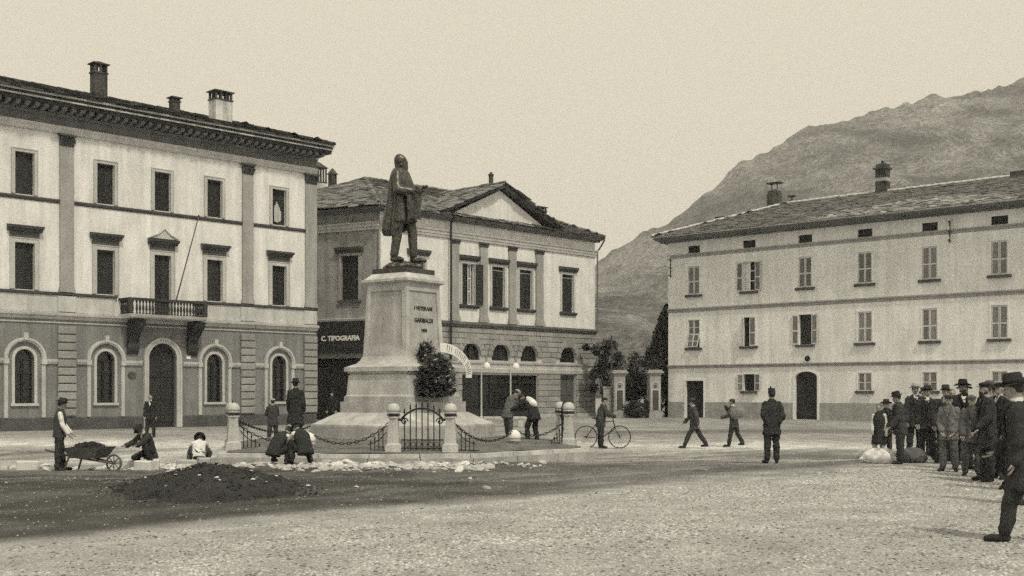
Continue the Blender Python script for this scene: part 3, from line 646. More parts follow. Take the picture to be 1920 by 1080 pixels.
sf = sf.build('shopfront', M_dwood, CB); MB().add([(6.49, .2, .02), (13.34, .2, .02), (13.34, .2, 2.72), (6.49, .2, 2.72)], [(0, 1, 2, 3)]).build('pane', M_glass, sf)
for a, c in ((15.56, 17.18), (1.9, 3.5)):
    dd = MB().box(a, c, .2, .25, .02, 2.78)
    for x in (a + .1, (a + c) / 2 + .05):
        for z in (.25, 1.45): dd.box(x, x + (c - a) / 2 - .2, .17, .2, z, z + 1.0)
    dd.build('door', mat('grey_door', .10, var=.2), CB)
MB().band(-.03, CW + .08, [(-.003, 5.6), (-.10, 5.62), (-.16, 5.72), (-.26, 5.78), (-.28, 5.9), (-.003, 5.95)]).build('sill_course', M_cornice, CB)
for u0, u1 in ((5.57, 6.17), (7.98, 8.62), (10.58, 11.24), (13.12, 13.8)):
    p = MB().box(u0, u1, -.12, -.003, 6.28, 10.6).box(u0 - .08, u1 + .08, -.2, -.003, 5.952, 6.14).box(u0 - .04, u1 + .04, -.16, -.003, 6.14, 6.28).build('pilaster', M_pil, CB)
    MB().band(u0 - .05, u1 + .05, [(-.003, 10.6), (-.15, 10.62), (-.17, 10.7), (-.15, 10.74), (-.24, 10.8), (-.24, 10.89), (-.003, 10.89)]).build('capital', M_moulding, p)
for k, (a, c) in enumerate(CWIN):
    f = MB().box(a - .16, a, -.06, .02, 7.0, 9.66).box(c, c + .16, -.06, .02, 7.0, 9.66).box(a, c, -.06, .02, 9.5, 9.66).build('window', M_trim, CB)
    MB().band(a - .3, c + .3, [(-.003, 9.66), (-.1, 9.68), (-.26, 9.84), (-.3, 9.98), (-.003, 10.02)]).build('hood', M_moulding, f)
    MB().band(a - .22, c + .22, [(-.003, 6.76), (-.12, 6.78), (-.2, 6.9), (-.2, 6.98), (-.003, 6.99)]).build('sill', M_moulding, f)
    MB().add([(a, .28, 7), (c, .28, 7), (c, .28, 9.5), (a, .28, 9.5)], [(0, 1, 2, 3)]).build('pane', M_glass, f)
    w = (c - a) / 2
    if k in (1,):       # one leaf swung open, pale sash behind
        obj('shutter', LEAF_D, f, (c + .02, -.05, 7.0), (0, 0, R(-18)), (w, 1, 2.5))
        obj('shutter', LEAF_D, f, (a, .12, 7.0), None, (w * .8, 1, 2.5))
        s = MB()
        for x in (a + w + .06, a + 1.45 * w): s.box(x, x + .05, .1, .14, 7.0, 9.5)
        for z in (7.0, 7.8, 8.6, 9.44): s.box(a + w + .06, a + 1.45 * w + .05, .105, .135, z, z + .05)
        s.build('sash', M_white_paint, f)
    else:
        for i in range(2): obj('shutter', LEAF_D, f, (a + i * w, .14, 7.0), None, (w, 1, 2.5))
        MB().box(a, c, .1, .16, 9.26, 9.31).build('window_bar', M_trim, f)
MB().band(-.03, CW + .03, [(-.003, 10.9), (-.1, 10.91), (-.12, 11.06), (-.15, 11.07), (-.17, 11.22), (-.22, 11.26), (-.24, 11.36), (-.003, 11.38)]).build('architrave', M_trim, CB)
MB().band(-.5, CW + .25, [(.6, 11.94), (-.24, 11.92), (-.28, 12.0), (-.52, 12.04), (-.56, 12.18), (.6, 12.2)]).build('cornice', M_cornice, CB)
PA = (9.68, 14.55)
ped = MB().prism([(5.1, 12.2), (14.3, 12.2), (PA[0], 14.3)], -.12, 5.0).build('pediment', M_cwhite, CB)
for s in (-1, 1):
    e = PA[0] + s * 5.25
    MB().prism([(e, 12.25), (e, 12.42), (PA[0], PA[1] + .12), (PA[0], PA[1] - .12)], -.56, -.121).build('raking_cornice', M_moulding, ped)
    slab_roof(CB, M_croof, *(((e, -.6, 12.44), (e, 7.0, 12.44), (PA[0], 7.0, PA[1] + .14), (PA[0], -.6, PA[1] + .14))), .5, .55, cap=60, seed=20 + s, part='gable_slope')
CE = 12.22; RA, RC = (4.7, 7.06, 15.3), (14.6, 6.6, 15.3)
slab_roof(CB, M_croof, (-.55, -.6, CE), (CW + .3, -.6, CE), RC, RA, .40, .42, cap=300, seed=8, eye=Vector((4, -4, 12)))
slab_roof(CB, M_croof, (-4.2, 11.8, CE), (-.55, -.6, CE), RA, RA, .40, .42, cap=220, seed=9, eye=Vector((-2, 0, 13)))
slab_roof(CB, M_croof, (CW + .3, -.6, CE), (CW + .3, 12, CE), RC, RC, .5, .6, cap=0, seed=10)
MB().add([(-4.2, 11.9, CE), (CW + .3, 12, CE), RC, RA], [(0, 1, 2, 3)]).build('roof_slope', M_croof, CB)
ridge_tiles(CB, M_croof, RA, RC); ridge_tiles(CB, M_croof, (-.55, -.6, CE + .05), RA, .14); ridge_tiles(CB, M_croof, (CW + .3, -.6, CE + .05), RC, .14); ridge_tiles(CB, M_croof, (PA[0], -.55, PA[1] + .16), (PA[0], 5.6, PA[1] + .16), .14)
chimney(CB, (13.9, 5.0, 14.9), .75, .6, .95, M_brick); MB().lathe([(.16, 0), (.16, .9), (.2, .92), (.2, 1.02), (.1, 1.05), (.1, 1.15)], (14.3, 5.2, 15.6), 10).build('chimney_pot', M_brick, CB)
chimney(CB, (17.0, 3.2, 13.5), .9, .6, 1.0, M_brick)
# side wall along the lane (not square to the front)
SA = math.atan2(.955, -.298)
sv = Vector((-.298, .955, 0)); Ms = Matrix(((-sv.x, sv.y, 0, 0), (-sv.y, -sv.x, 0, 0), (0, 0, 1, 0), (0, 0, 0, 1)))   # local x runs towards the corner, y into the house
b = MB(); facade(b, -12, 0, 0, 12.0, [(-2.62, -1.42, 6.95, 9.5, 0), (-4.6, -1.2, .02, 3.6, 0)], .3)
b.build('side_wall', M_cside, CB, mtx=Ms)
f = MB().box(-2.78, -2.62, -.06, .02, 6.95, 9.66).box(-1.42, -1.26, -.06, .02, 6.95, 9.66).box(-2.62, -1.42, -.06, .02, 9.5, 9.66).build('window', M_pil, CB, mtx=Ms)
MB().band(-2.95, -1.09, [(-.003, 9.66), (-.1, 9.68), (-.26, 9.84), (-.3, 9.98), (-.003, 10.02)]).build('hood', M_moulding, f)
MB().box(-2.8, -1.24, -.14, -.003, 6.8, 6.94).build('sill', M_moulding, f)
for i in range(2): obj('shutter', LEAF_D, f, (-2.62 + i * .6, .14, 6.95), None, (.6, 1, 2.55))
MB().band(-12, .0, [(-.003, 10.9), (-.1, 10.91), (-.12, 11.06), (-.17, 11.08), (-.17, 11.22), (-.24, 11.28), (-.24, 11.36), (-.003, 11.38)]).build('side_architrave', M_trim, CB, mtx=Ms)
MB().band(-12, .5, [(.5, 11.94), (-.24, 11.92), (-.28, 12.0), (-.52, 12.04), (-.56, 12.16), (.5, 12.18)]).build('side_cornice', M_cornice, CB, mtx=Ms)
MB().band(-12, .1, [(-.003, 5.7), (-.16, 5.74), (-.2, 5.86), (-.003, 5.9)]).build('side_string_course', M_para, CB, mtx=Ms)
MB().box(-4.6, -1.2, .22, .27, .02, 3.6).box(-3.0, -2.9, .16, .22, .02, 3.6).build('side_door', M_dwood, CB, mtx=Ms)
sg = MB().box(-6.4, -.15, -.14, -.003, 3.9, 5.66).build('sign_board', mat('black_board', .03, var=.2, tint=COOL), CB, mtx=Ms)
def text_mesh(txt, size, m, ext=.01, bold=0.0):
    c = bpy.data.curves.new('lettering', 'FONT'); c.body = txt; c.size = size; c.extrude = ext; c.align_x = 'CENTER'; c.align_y = 'CENTER'; c.offset = bold; c.resolution_u = 2
    o = bpy.data.objects.new('tmp', c); col.objects.link(o); bpy.context.view_layer.update()
    me = bpy.data.meshes.new_from_object(o.evaluated_get(bpy.context.evaluated_depsgraph_get())); bpy.data.objects.remove(o); bpy.data.curves.remove(c)
    me.materials.clear(); me.materials.append(m); return me
obj('lettering', text_mesh('C. TIPOGRAFIA', .39, M_white_paint, bold=.016), sg, (-2.6, -.155, 4.74), (R(90), 0, 0))
pp = MB().tube([(-.1, -.75, 12.1), (-.12, -.5, 11.7), (-.12, -.3, 11.3), (-.12, -.12, 10.9), (-.12, -.12, 6.0)], .06, 8).build('downpipe', M_pil, CB)
MB().tube([(5.3, -.62, 12.1), (5.3, -.3, 11.8), (5.3, -.3, 3.6)], .065, 8).build('downpipe', M_dwood, CB)
MB().tube([(CW + .3, -.62, 12.1), (CW + .25, -.3, 11.6), (CW + .12, -.12, 11.3), (CW + .12, -.12, 5.9)], .06, 8).build('downpipe', M_cornice, CB)
MB().tube([(-.5, -.64, 12.2), (5.0, -.64, 12.2)], .07, 8).tube([(14.4, -.64, 12.2), (CW + .3, -.64, 12.2)], .07, 8).build('gutter', M_cornice, CB)

# ------------------------------------------------------------------ right: long plain house
RB = thing('long_house', 'long plain three storey cream house with pale shutters and slab roof', 'building', (10.072, 75.625, 0), math.atan2(-.6666, .7454))
RW = 27.0
RU = [1.95, 5.92, 9.68, 13.40, 17.15, 20.88, 24.6]
r_ops = [(u - .42, u + .42, 7.82, 9.62, 0) for u in RU] + [(u - .42, u + .42, 4.46, 6.22, 0) for u in RU] + [(u - .44, u + .44, 10.46, 10.92, 0) for u in RU] + \
        [(u - .4, u + .4, 1.72, 2.74, 0) for u in RU if u not in (1.95, 9.68)] + [(1.34, 2.66, .02, 2.36, 0), (9.03, 10.45, .02, 2.86, .35)]
b = MB(); facade(b, 0, RW, 0, 11.4, r_ops, .22); shell(b, 0, RW, 12, 0, 11.4); b.build('wall', M_rwhite, RB)
b = MB()
for a, c in ((0, 1.2), (2.8, 8.85), (10.63, RW)): b.box(a, c, -.035, -.003, 0, 1.02)
b.build('plinth', M_rplinth, RB)
for z, h in ((3.16, .2), (6.74, .24)): MB().band(-.02, RW, [(-.003, z), (-.05, z + .01), (-.06, z + h * .6), (-.12, z + h * .7), (-.12, z + h), (-.003, z + h + .02)]).build('string_course', M_pil, RB)
MB().band(-.02, RW, [(-.003, 10.2), (-.03, 10.2), (-.04, 10.32), (-.08, 10.34), (-.1, 10.42), (-.003, 10.44)]).build('upper_string_course', M_pil, RB)
MB().band(-.5, RW, [(.8, 11.24), (-.2, 11.22), (-.24, 11.3), (-.8, 11.35), (-.98, 11.39), (-1.02, 11.48), (.8, 11.5)]).build('eaves', M_cornice, RB)
MB().tube([(-.5, -1.06, 11.54), (RW, -1.06, 11.54)], .07, 8).build('gutter', M_trim, RB)
def r_window(u, z0, z1, w=.84, mode='closed', sill=.62):
    a, c = u - w / 2, u + w / 2
    f = MB().box(a - .09, a, -.02, .03, z0, z1 + .09).box(c, c + .09, -.02, .03, z0, z1 + .09).box(a, c, -.02, .03, z1, z1 + .09).build('window', M_white_paint, RB)
    MB().box(u - sill, u + sill, -.14, -.003, z0 - .16, z0 - .012).build('sill', M_moulding, f)
    MB().add([(a, .2, z0), (c, .2, z0), (c, .2, z1), (a, .2, z1)], [(0, 1, 2, 3)]).build('pane', M_glass, f)
    h = z1 - z0; hw = w / 2
    if mode == 'closed':
        for i in range(2): obj('shutter', LEAF_P, f, (a + i * hw, .03, z0), None, (hw, 1, h))
    elif mode == 'open':
        obj('shutter', LEAF_P, f, (a - hw, -.06, z0), (0, 0, R(rng.uniform(2, 8))), (hw, 1, h)); obj('shutter', LEAF_P, f, (c, -.04, z0), (0, 0, R(-rng.uniform(3, 10))), (hw, 1, h))
    elif mode == 'sash':
        obj('shutter', LEAF_P, f, (a - hw, -.06, z0), (0, 0, R(4)), (hw, 1, h)); obj('shutter', LEAF_P, f, (c, -.04, z0), (0, 0, R(-6)), (hw, 1, h))
        s = MB(); s.box(a, a + .05, .1, .14, z0, z1); s.box(u - .03, u + .03, .1, .14, z0, z1); s.box(c - .05, c, .1, .14, z0, z1)
        for z in (z0, z0 + h / 3, z0 + 2 * h / 3, z1 - .05): s.box(a + .05, u - .03, .105, .135, z, z + .05); s.box(u + .03, c - .05, .105, .135, z, z + .05)
        s.build('sash', M_white_paint, f)
        cu = MB()
        for i in range(5): cu.box(a + .07 + i * .06, a + .12 + i * .06, .15 + .015 * (i % 2), .17 + .015 * (i % 2), z0 + .05, z1 - .06)
        cu.build('curtain', M_white_paint, f)
    elif mode == 'ajar':
        obj('shutter', LEAF_P, f, (a, .0, z0), (0, 0, R(-55)), (hw, 1, h)); obj('shutter', LEAF_P, f, (a + hw, .03, z0), None, (hw, 1, h))
    elif mode == 'tilt':        # lower halves pushed out
        for i in range(2):
            obj('shutter', LEAF_P, f, (a + i * hw, .03, z0 + h * .48), None, (hw, 1, h * .52))
            obj('shutter', LEAF_P, f, (a + i * hw, -.26 if i else -.16, z0 + .03), (R(-18 if i else -10), 0, 0), (hw, 1, h * .48))
    return f
for i, u in enumerate(RU):
    r_window(u, 7.82, 9.62, mode='sash' if i == 1 else 'closed')
    r_window(u, 4.46, 6.22, mode={0: 'tilt', 1: 'ajar', 2: 'open'}.get(i, 'closed'))
    if i not in (0, 2): r_window(u, 1.72, 2.74, .8, 'open' if i == 1 else 'closed', .55)
    v = MB().box(u - .44, u + .44, .12, .15, 10.46, 10.92)
    for k in range(4): v.box(u - .42, u + .42, .09, .12, 10.5 + k * .1, 10.55 + k * .1)
    v.build('attic_vent', M_dwood, RB)
d = MB().box(1.22, 1.34, -.03, .03, .02, 2.48).box(2.66, 2.78, -.03, .03, .02, 2.48).box(1.34, 2.66, -.03, .03, 2.36, 2.48).build('door', M_white_paint, RB)
MB().box(1.34, 2.66, .15, .2, .02, 2.36).box(1.97, 2.03, .12, .15, .02, 2.36).build('door_leaf', M_dwood, d)
d = MB(); arch_ring(d, 9.74, 2.51, .71, .86, -.04, .03, .02, rise=.35); d = d.build('arched_door', M_white_paint, RB)
dl = MB().box(9.03, 10.45, .15, .2, .02, 2.86)
for x in (9.1, 9.8):
    for z in (.2, .95, 1.7): dl.box(x, x + .56, .12, .15, z, z + .62)
dl.build('door_leaf', M_dwood, d)
MB().lathe([(.16, -.05), (.16, .05)], n=12).build('house_number_plate', M_dwood, RB, loc=(9.85, -.06, 3.62), rot=(R(90), 0, 0))
for u, z0, z1 in ((.25, 9.0, 10.2), (18.3, 9.7, 10.9)):
    k = MB().tube([(u, -.12, z0), (u, -.12, z1)], .035, 6)
    for z in (z0 + .1, (z0 + z1) / 2, z1 - .1): k.tube([(u, -.003, z), (u, -.3, z), (u, -.3, z + .1)], .025, 5)
    k.build('insulator_bracket', M_iron, RB)
    for z in (z0 + .1, (z0 + z1) / 2, z1 - .1): MB().lathe([(.03, 0), (.06, .05), (.05, .1), (.06, .12), (.02, .2)], (u, -.3, z + .08), 8).build('insulator', M_white_paint, RB)
slab_roof(RB, M_rroof, (-.52, -1.02, 11.56), (RW, -1.02, 11.56), (RW, 6.0, 13.95), (5.2, 6.0, 13.95), .30, .32, thick=.035, cap=300, seed=12, eye=Vector((16, -6, 12)))
slab_roof(RB, M_rroof, (-.52, 12.8, 11.56), (-.52, -1.02, 11.56), (5.2, 6.0, 13.95), (5.2, 6.0, 13.95), .5, .6, cap=0, seed=13)
MB().add([(-.52, 12.8, 11.56), (RW, 12.8, 11.56), (RW, 6.0, 13.95), (5.2, 6.0, 13.95)], [(0, 1, 2, 3)]).build('roof_slope', M_rroof, RB)
ridge_tiles(RB, M_para, (5.2, 6.0, 13.97), (RW, 6.0, 13.97), .12); ridge_tiles(RB, M_para, (-.52, -1.02, 11.62), (5.2, 6.0, 13.97), .12)
ck = MB().lathe([(.5, 0), (.5, 1.0), (.42, 1.25), (.2, 1.35)], (4.3, 6.0, 13.6), 10).build('chimney', M_brick, RB)
MB().tube([(4.1, 6.0, 14.9), (4.1, 6.0, 15.35)], .03, 5).tube([(4.5, 6.0, 14.9), (4.5, 6.0, 15.35)], .03, 5).box(3.85, 4.8, 5.7, 6.3, 15.35, 15.42).build('chimney_cowl', M_iron, ck)
MB().lathe([(.28, 0), (.25, .35), (.05, .38), (.05, .6), (.3, .62), (.28, .7)], (5.4, 6.3, 13.8), 9).build('chimney_pot', M_brick, RB)
MB().box(1.6, 2.5, 3.0, 3.5, 12.4, 13.1).build('roof_hatch', M_brick, RB)
ck = MB().box(11.4, 12.1, 5.7, 6.3, 13.2, 15.35).build('chimney', M_brick, RB)
MB().box(11.3, 12.2, 5.6, 6.4, 15.35, 15.45).box(11.42, 12.08, 5.72, 6.28, 15.45, 15.66).lathe([(.12, 0), (.1, .25), (.02, .3)], (11.75, 6.0, 15.62), 8).build('chimney_cap', M_brick, ck)
MB().box(11.39, 12.11, 5.69, 6.31, 14.6, 14.82).build('chimney_band', M_rplinth, ck)
MB().box(19.5, 20.3, 5.6, 6.4, 13.2, 14.2).build('chimney', M_brick, RB)

# house in the lane behind: only its chimneys rise over the roofs
HB = thing('rear_house', 'rear house whose pale chimneys show behind the pedimented house roof', 'building', (-14.5, 92.0, 0), R(46.5))
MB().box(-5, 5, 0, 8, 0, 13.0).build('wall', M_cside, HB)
MB().prism([(-5.4, 13.0), (5.4, 13.0), (0, 15.2)], -.3, 8.3).build('roof', M_croof, HB)
chimney(HB, (.2, 1.4, 15.0), 1.1, .8, 4.9, M_chw, mtop=M_brick); chimney(HB, (2.0, 1.9, 14.8), .5, .5, 4.9, M_brick)

# ------------------------------------------------------------------ figures: continuous bodies grown from tapered limbs, clothed
PENDING = []
def grown(mb, name, m, parent, voxel=0.014, fold=0.0, fsize=0.12, smooth=4):
    o = mb.build(name, m, parent)
    r = o.modifiers.new('grow', 'REMESH'); r.mode = 'VOXEL'; r.voxel_size = voxel; r.use_smooth_shade = True
    s = o.modifiers.new('smooth', 'SMOOTH'); s.iterations = smooth; s.factor = 0.5
    PENDING.append((o, fold, fsize)); return o
def settle():
    bpy.context.view_layer.update(); dg = bpy.context.evaluated_depsgraph_get()
    for no, (o, fold, fsize) in enumerate(PENDING):
        me = bpy.data.meshes.new_from_object(o.evaluated_get(dg)); ms = o.data.materials[0]
        o.modifiers.clear(); o.data = me
        if not me.materials: me.materials.append(ms)
        if fold:        # creases of the cloth: ridged, running down and across the limbs
            n = len(me.vertices); co = np.empty(n * 3, np.float32); me.vertices.foreach_get('co', co); co = co.reshape(-1, 3)
            nm = np.empty(n * 3, np.float32); me.vertices.foreach_get('normal', nm); nm = nm.reshape(-1, 3)
            k = 1 / fsize; x, y, z = co[:, 0], co[:, 1], co[:, 2]
            r1 = 1 - np.abs(2 * vnoise(x * 1.3 + y * .9 + .35 * z, z * .38 + no * 3.1, k * 1.2, 61) - 1)
            r2 = 1 - np.abs(2 * vnoise(x * .8 - y * .9 - .5 * z, z * .9 + y * .5 + no * 1.7, k * .9, 62) - 1)
            me.vertices.foreach_set('co', (co + nm * (fold * (.62 * r1 ** 2 + .45 * r2 ** 2 - .42))[:, None]).ravel().astype(np.float32)); me.update()
    PENDING.clear()
hand_b = MB()
hand_b.ellipsoid((0, 0, -.045), .04, .018, .055)
for i, (x, L) in enumerate(((-.03, .066), (-.01, .078), (.011, .074), (.031, .058))):
    p = Vector((x, 0, -.085)); q1 = p + Vector((x * .12, .010, -L * .5)); q2 = q1 + Vector((0, .022, -L * .42))
    hand_b.capsule(p, .0098, q1, .0088, 7); hand_b.capsule(q1, .0088, q2, .0075, 7)
hand_b.capsule((-.034, .006, -.03), .013, (-.058, .02, -.068), .0105, 7); hand_b.capsule((-.058, .02, -.068), .0105, (-.056, .034, -.1), .009, 7)
hand_b = hand_b.mesh('hand', (M_skin,), True)
HAND2 = hand_b.copy(); HAND2.materials[0] = M_bronze
eye_me = MB().ellipsoid((0, 0, 0), .013, .006, .009).mesh('eye', (M_hair,), True)
def rx(a): return Matrix.Rotation(a, 3, 'X')
STAND = dict()
def fig(label, x, y, heading, h, pose=None, fit=None, z=None, group=None, name='person', cat='person', statue=None):
    """one figure; faces local +y. pose in degrees: lean, hips hl/hr, knees kl/kr, shoulders sl/sr, elbows el/er, spreads, head pitch/yaw"""
    P = dict(lean=0, hl=0, hr=0, kl=0, kr=0, ab=4, sl=4, sr=4, el=12, er=12, al=9, ar=9, il=.1, ir=.1, hp=0, hy=0, bend=.5); P.update(pose or {})
    F = dict(jacket=.04, trousers=.05, shirt=.6, hat='felt', hatv=.03, hair=.04, beard=0, vest=None, hem=-.2, shoes=.03, sleeves=None, skirt=0, apron=0, skin=None); F.update(fit or {})
    if z is None: z = float(gz(x, y))
    root = thing(name, label, cat, (x, y, z), R(heading), group, (h / 1.7,) * 3)
    C = lambda k: statue if statue else cloth(F[k])
    MS = statue or M_skin
    # spine
    lean = R(P['lean']); N = 24; top = .56; pts = [Vector((0, 0, 0))]; ang = []
    for i in range(N):
        a = lean * (1 - P['bend'] + 2 * P['bend'] * (i + .5) / N); ang.append(a)
        pts.append(pts[-1] + Vector((0, math.sin(a), math.cos(a))) * (top / N))
    X0 = Vector((1, 0, 0))
    def sp(s):
        if s < 0: a = ang[0] * max(0, 1 + s * 2); return Vector((0, math.sin(a), math.cos(a))) * s, a
        k = min(N - 1, int(s / top * N)); return pts[k] + Vector((0, math.sin(ang[k]), math.cos(ang[k]))) * (s - k * top / N), ang[k]
    def ring(s, r1, r2, dy=0.0):
        c, a = sp(s); ay = Vector((0, math.cos(a), -math.sin(a))); return (c + ay * dy, X0, ay, r1, r2)
    # legs
    J = {}
    for k, sd in (('l', -1), ('r', 1)):
        f = R(P['h' + k]); kn = R(P['k' + k]); ab = R(P.get('ab' + k, P['ab']))
        hip = Vector((sd * .09, 0, -.02)); d1 = Vector((sd * math.sin(ab), math.sin(f) * math.cos(ab), -math.cos(f) * math.cos(ab)))
        knee = hip + d1 * .42; f2 = f - kn; d2 = Vector((sd * math.sin(ab) * .6, math.sin(f2) * math.cos(ab), -math.cos(f2) * math.cos(ab)))
        ank = knee + d2 * .40; fa = max(-.9, min(.5, f2)) if abs(f2) < 1.9 else f2
        toe = ank + (Vector((sd * .05, .17, -.045)) if abs(f2) < .9 else Vector((sd * .03, .05, -.16)) if f2 < -1.2 else Vector((sd * .04, .15, -.07)))
        J[k] = (hip, knee, ank, toe)
    low = min([J[k][2].z - .075 for k in 'lr'] + [J[k][1].z - .06 for k in 'lr'] + [-.14] + [J[k][3].z - .035 for k in 'lr'])
    up = Vector((0, 0, -low))
    sh, sa = sp(.47); A = {}
    for k, sd in (('l', -1), ('r', 1)):
        s0 = sh + X0 * (sd * .158); f = R(P['s' + k]); e = R(P['e' + k]); ab = R(P['a' + k])
        d1 = Vector((sd * math.sin(ab), math.sin(f) * math.cos(ab), -math.cos(f) * math.cos(ab)))
        el = s0 + d1 * .285; d2 = Vector((sd * math.sin(ab) * .6 - sd * P['i' + k], math.sin(f + e), -math.cos(f + e))).normalized()
        A[k] = (s0, el, el + d2 * .245, d2)
    nk, na = sp(.56); hd_a = sa + R(P['hp']); Mh = Matrix.Rotation(R(P['hy']), 3, 'Z') @ rx(-hd_a)
    hc = nk + Mh @ Vector((0, .02, .125))
    T = lambda v: Vector(v) + up
    # bare body
    b = MB(); b.rings([(T(c), ax, ay, r1, r2) for c, ax, ay, r1, r2 in (ring(-.09, .13, .10), ring(0, .155, .11), ring(.16, .14, .10), ring(.36, .165, .11), ring(.47, .15, .09), ring(.54, .07, .065))])
    b.capsule(T(nk - Mh @ Vector((0, 0, .06))), .058, T(hc - Mh @ Vector((0, .02, .05))), .054)
    b.ellipsoid(T(hc + Mh @ Vector((0, -.012, .018))), .074, .094, .098, Mh); b.ellipsoid(T(hc + Mh @ Vector((0, .032, -.045))), .054, .058, .072, Mh)
    b.capsule(T(hc + Mh @ Vector((0, .082, .012))), .010, T(hc + Mh @ Vector((0, .104, -.022))), .016, 8)       # nose
    b.capsule(T(hc + Mh @ Vector((-.035, .078, .028))), .012, T(hc + Mh @ Vector((.035, .078, .028))), .012, 8)    # brow
    b.capsule(T(hc + Mh @ Vector((-.02, .082, -.056))), .010, T(hc + Mh @ Vector((.02, .082, -.056))), .010, 8)    # mouth
    for sd in (-1, 1): b.ellipsoid(T(hc + Mh @ Vector((sd * .077, -.008, -.005))), .012, .022, .032, Mh)
    for k in 'lr':
        s0, el, wr, d2 = A[k]; b.capsule(T(s0), .052, T(el), .04); b.capsule(T(el), .04, T(wr + d2 * .02), .027)
        hip, kn, an, toe = J[k]; b.capsule(T(hip), .082, T(kn), .055); b.capsule(T(kn), .055, T(an), .038); b.capsule(T(an - Vector((0, 0, .02))), .036, T(toe), .032)
    grown(b, 'body', MS, root, .018)
    for k, sd in (('l', -1), ('r', 1)):
        q = (-A[k][3]).to_track_quat('Z', 'Y').to_matrix()
        obj('hand', HAND2 if statue else hand_b, root, mtx=Matrix.Translation(T(A[k][2])) @ q.to_4x4() @ Matrix.Diagonal((-sd, 1, 1, 1)))
    if not statue:
        for sd in (-1, 1): obj('eye', eye_me, root, mtx=Matrix.Translation(T(hc + Mh @ Vector((sd * .031, .079, .012)))) @ Mh.to_4x4())
    # shoes
    for k in 'lr':
        hip, kn, an, toe = J[k]; s = MB().capsule(T(an - Vector((0, 0, .0))), .046, T(an - Vector((0, .02, .03))), .046); s.capsule(T(an - Vector((0, .01, .032))), .042, T(toe), .038); s.capsule(T(toe + (an - toe) * .4), .043, T(toe), .040)
        if F['shoes'] is not None: grown(s, 'shoe', C('shoes'), root, .016)
    # trousers or skirt
    if F['skirt']:
        s = MB(); a, c = J['l'], J['r']; L = F['skirt']
        s.rings([(T(cc), ax, ay, r1, r2) for cc, ax, ay, r1, r2 in (ring(-L, .26, .22), ring(-L * .6, .22, .18), ring(-.12, .19, .15), ring(.1, .15, .115))])
        grown(s, 'skirt', C('trousers'), root, .016, .02, .09)
    else:
        s = MB(); s.rings([(T(cc), ax, ay, r1, r2) for cc, ax, ay, r1, r2 in (ring(-.1, .15, .12), ring(0, .172, .128), ring(.13, .158, .118))])
        for k in 'lr':
            hip, kn, an, toe = J[k]; s.capsule(T(hip), .104, T(kn), .08); s.capsule(T(kn), .08, T(kn.lerp(an, .9 if F.get('cuff', 1) else .3)), .066)
        grown(s, 'trousers', C('trousers'), root, .0175, .006 if statue else .034, .07, 3)
    # upper garments
    def upper(name, key, grow_, hem, sleeve, fold=.034):
        s = MB(); g = grow_; fold = .008 if statue else fold
        s.rings([(T(cc), ax, ay, r1, r2) for cc, ax, ay, r1, r2 in (ring(hem, .165 + g - hem * .12, .125 + g - hem * .10), ring(-.02, .160 + g, .118 + g), ring(.16, .150 + g, .112 + g), ring(.36, .162 + g, .122 + g), ring(.455, .148 + g, .095 + g), ring(.52, .085 + g, .07 + g), ring(.565, .062 + g, .062 + g))])
        if sleeve:
            for k in 'lr':
                s0, el, wr, d2 = A[k]; s.capsule(T(s0), .052 + g, T(el), .046 + g); s.capsule(T(el), .05 + g, T(el.lerp(wr, .93 * sleeve)), .04 + g)
        return grown(s, name, C(key), root, .0175, fold, .07, 3)
    if F['vest'] is not None:
        upper('shirt', 'shirt', .008, -.06, 1.0 if F['sleeves'] is None else F['sleeves'], .014); upper('waistcoat', 'vest', .03, -.1, 0, .008)
    elif F['jacket'] is not None:
        upper('jacket', 'jacket', .024, F['hem'], 1.0)
        if F['shirt']:      # shirt showing between the lapels
            s = MB(); ra = [ring(.30, .02, .012, .128), ring(.42, .05, .014, .118), ring(.52, .06, .016, .085), ring(.575, .045, .03, .045)]
            s.rings([(T(cc), ax, ay, r1, r2) for cc, ax, ay, r1, r2 in ra]); s.build('shirt_front', C('shirt'), root, True)
    else: upper('shirt', 'shirt', .016, -.08, 1.0)
    if not statue:
        s = MB(); s.rings([(T(cc), ax, ay, r1, r2) for cc, ax, ay, r1, r2 in (ring(.535, .082, .078), ring(.56, .072, .072), ring(.60, .066, .068, .006))]); s.build('collar', cloth(F['shirt']) if F['shirt'] and not F['vest'] else C('vest') if F['vest'] else C('jacket') if F['jacket'] else C('shirt'), root, True)
        if F['jacket'] and F['vest'] is None:       # lapels and the front edge of the coat
            lp_ = MB(); tone_ = cloth(max(.02, F['jacket'] * .72))
            for sd in (-1, 1):
                pth = []
                for s_, xx in ((.575, .062), (.50, .075), (.42, .05), (.30, .014), (.12, .012), (-.08, .016), (F['hem'] + .03, .03)):
                    c_, ax_, ay_, r1_, r2_ = ring(max(s_, -.3), .1, .1); dep = {.575: .055, .50: .118, .42: .148, .30: .156}.get(s_, .147 + max(0, -s_) * .1); pth.append(T(c_ + ax_ * (sd * xx) + ay_ * dep))
                lp_.tube(pth, [.014, .022, .022, .013, .009, .009, .009], 6)
            lp_.build('lapel', tone_, root, True)
    if F['apron']:
        s = MB(); s.rings([(T(cc), ax, ay, r1, r2) for cc, ax, ay, r1, r2 in (ring(-F['apron'], .23, .19), ring(-.1, .20, .165), ring(.1, .19, .155), ring(.36, .198, .165), ring(.44, .16, .13))]); grown(s, 'smock', C('vest') if F['vest'] else C('jacket'), root, .016, .01)
    # hair, beard, hat
    hm = statue or (cloth(F['hair']) if F['hair'] > .1 else M_hair)
    s = MB().ellipsoid(T(hc + Mh @ Vector((0, -.028, .03))), .082, .09, .095, Mh)
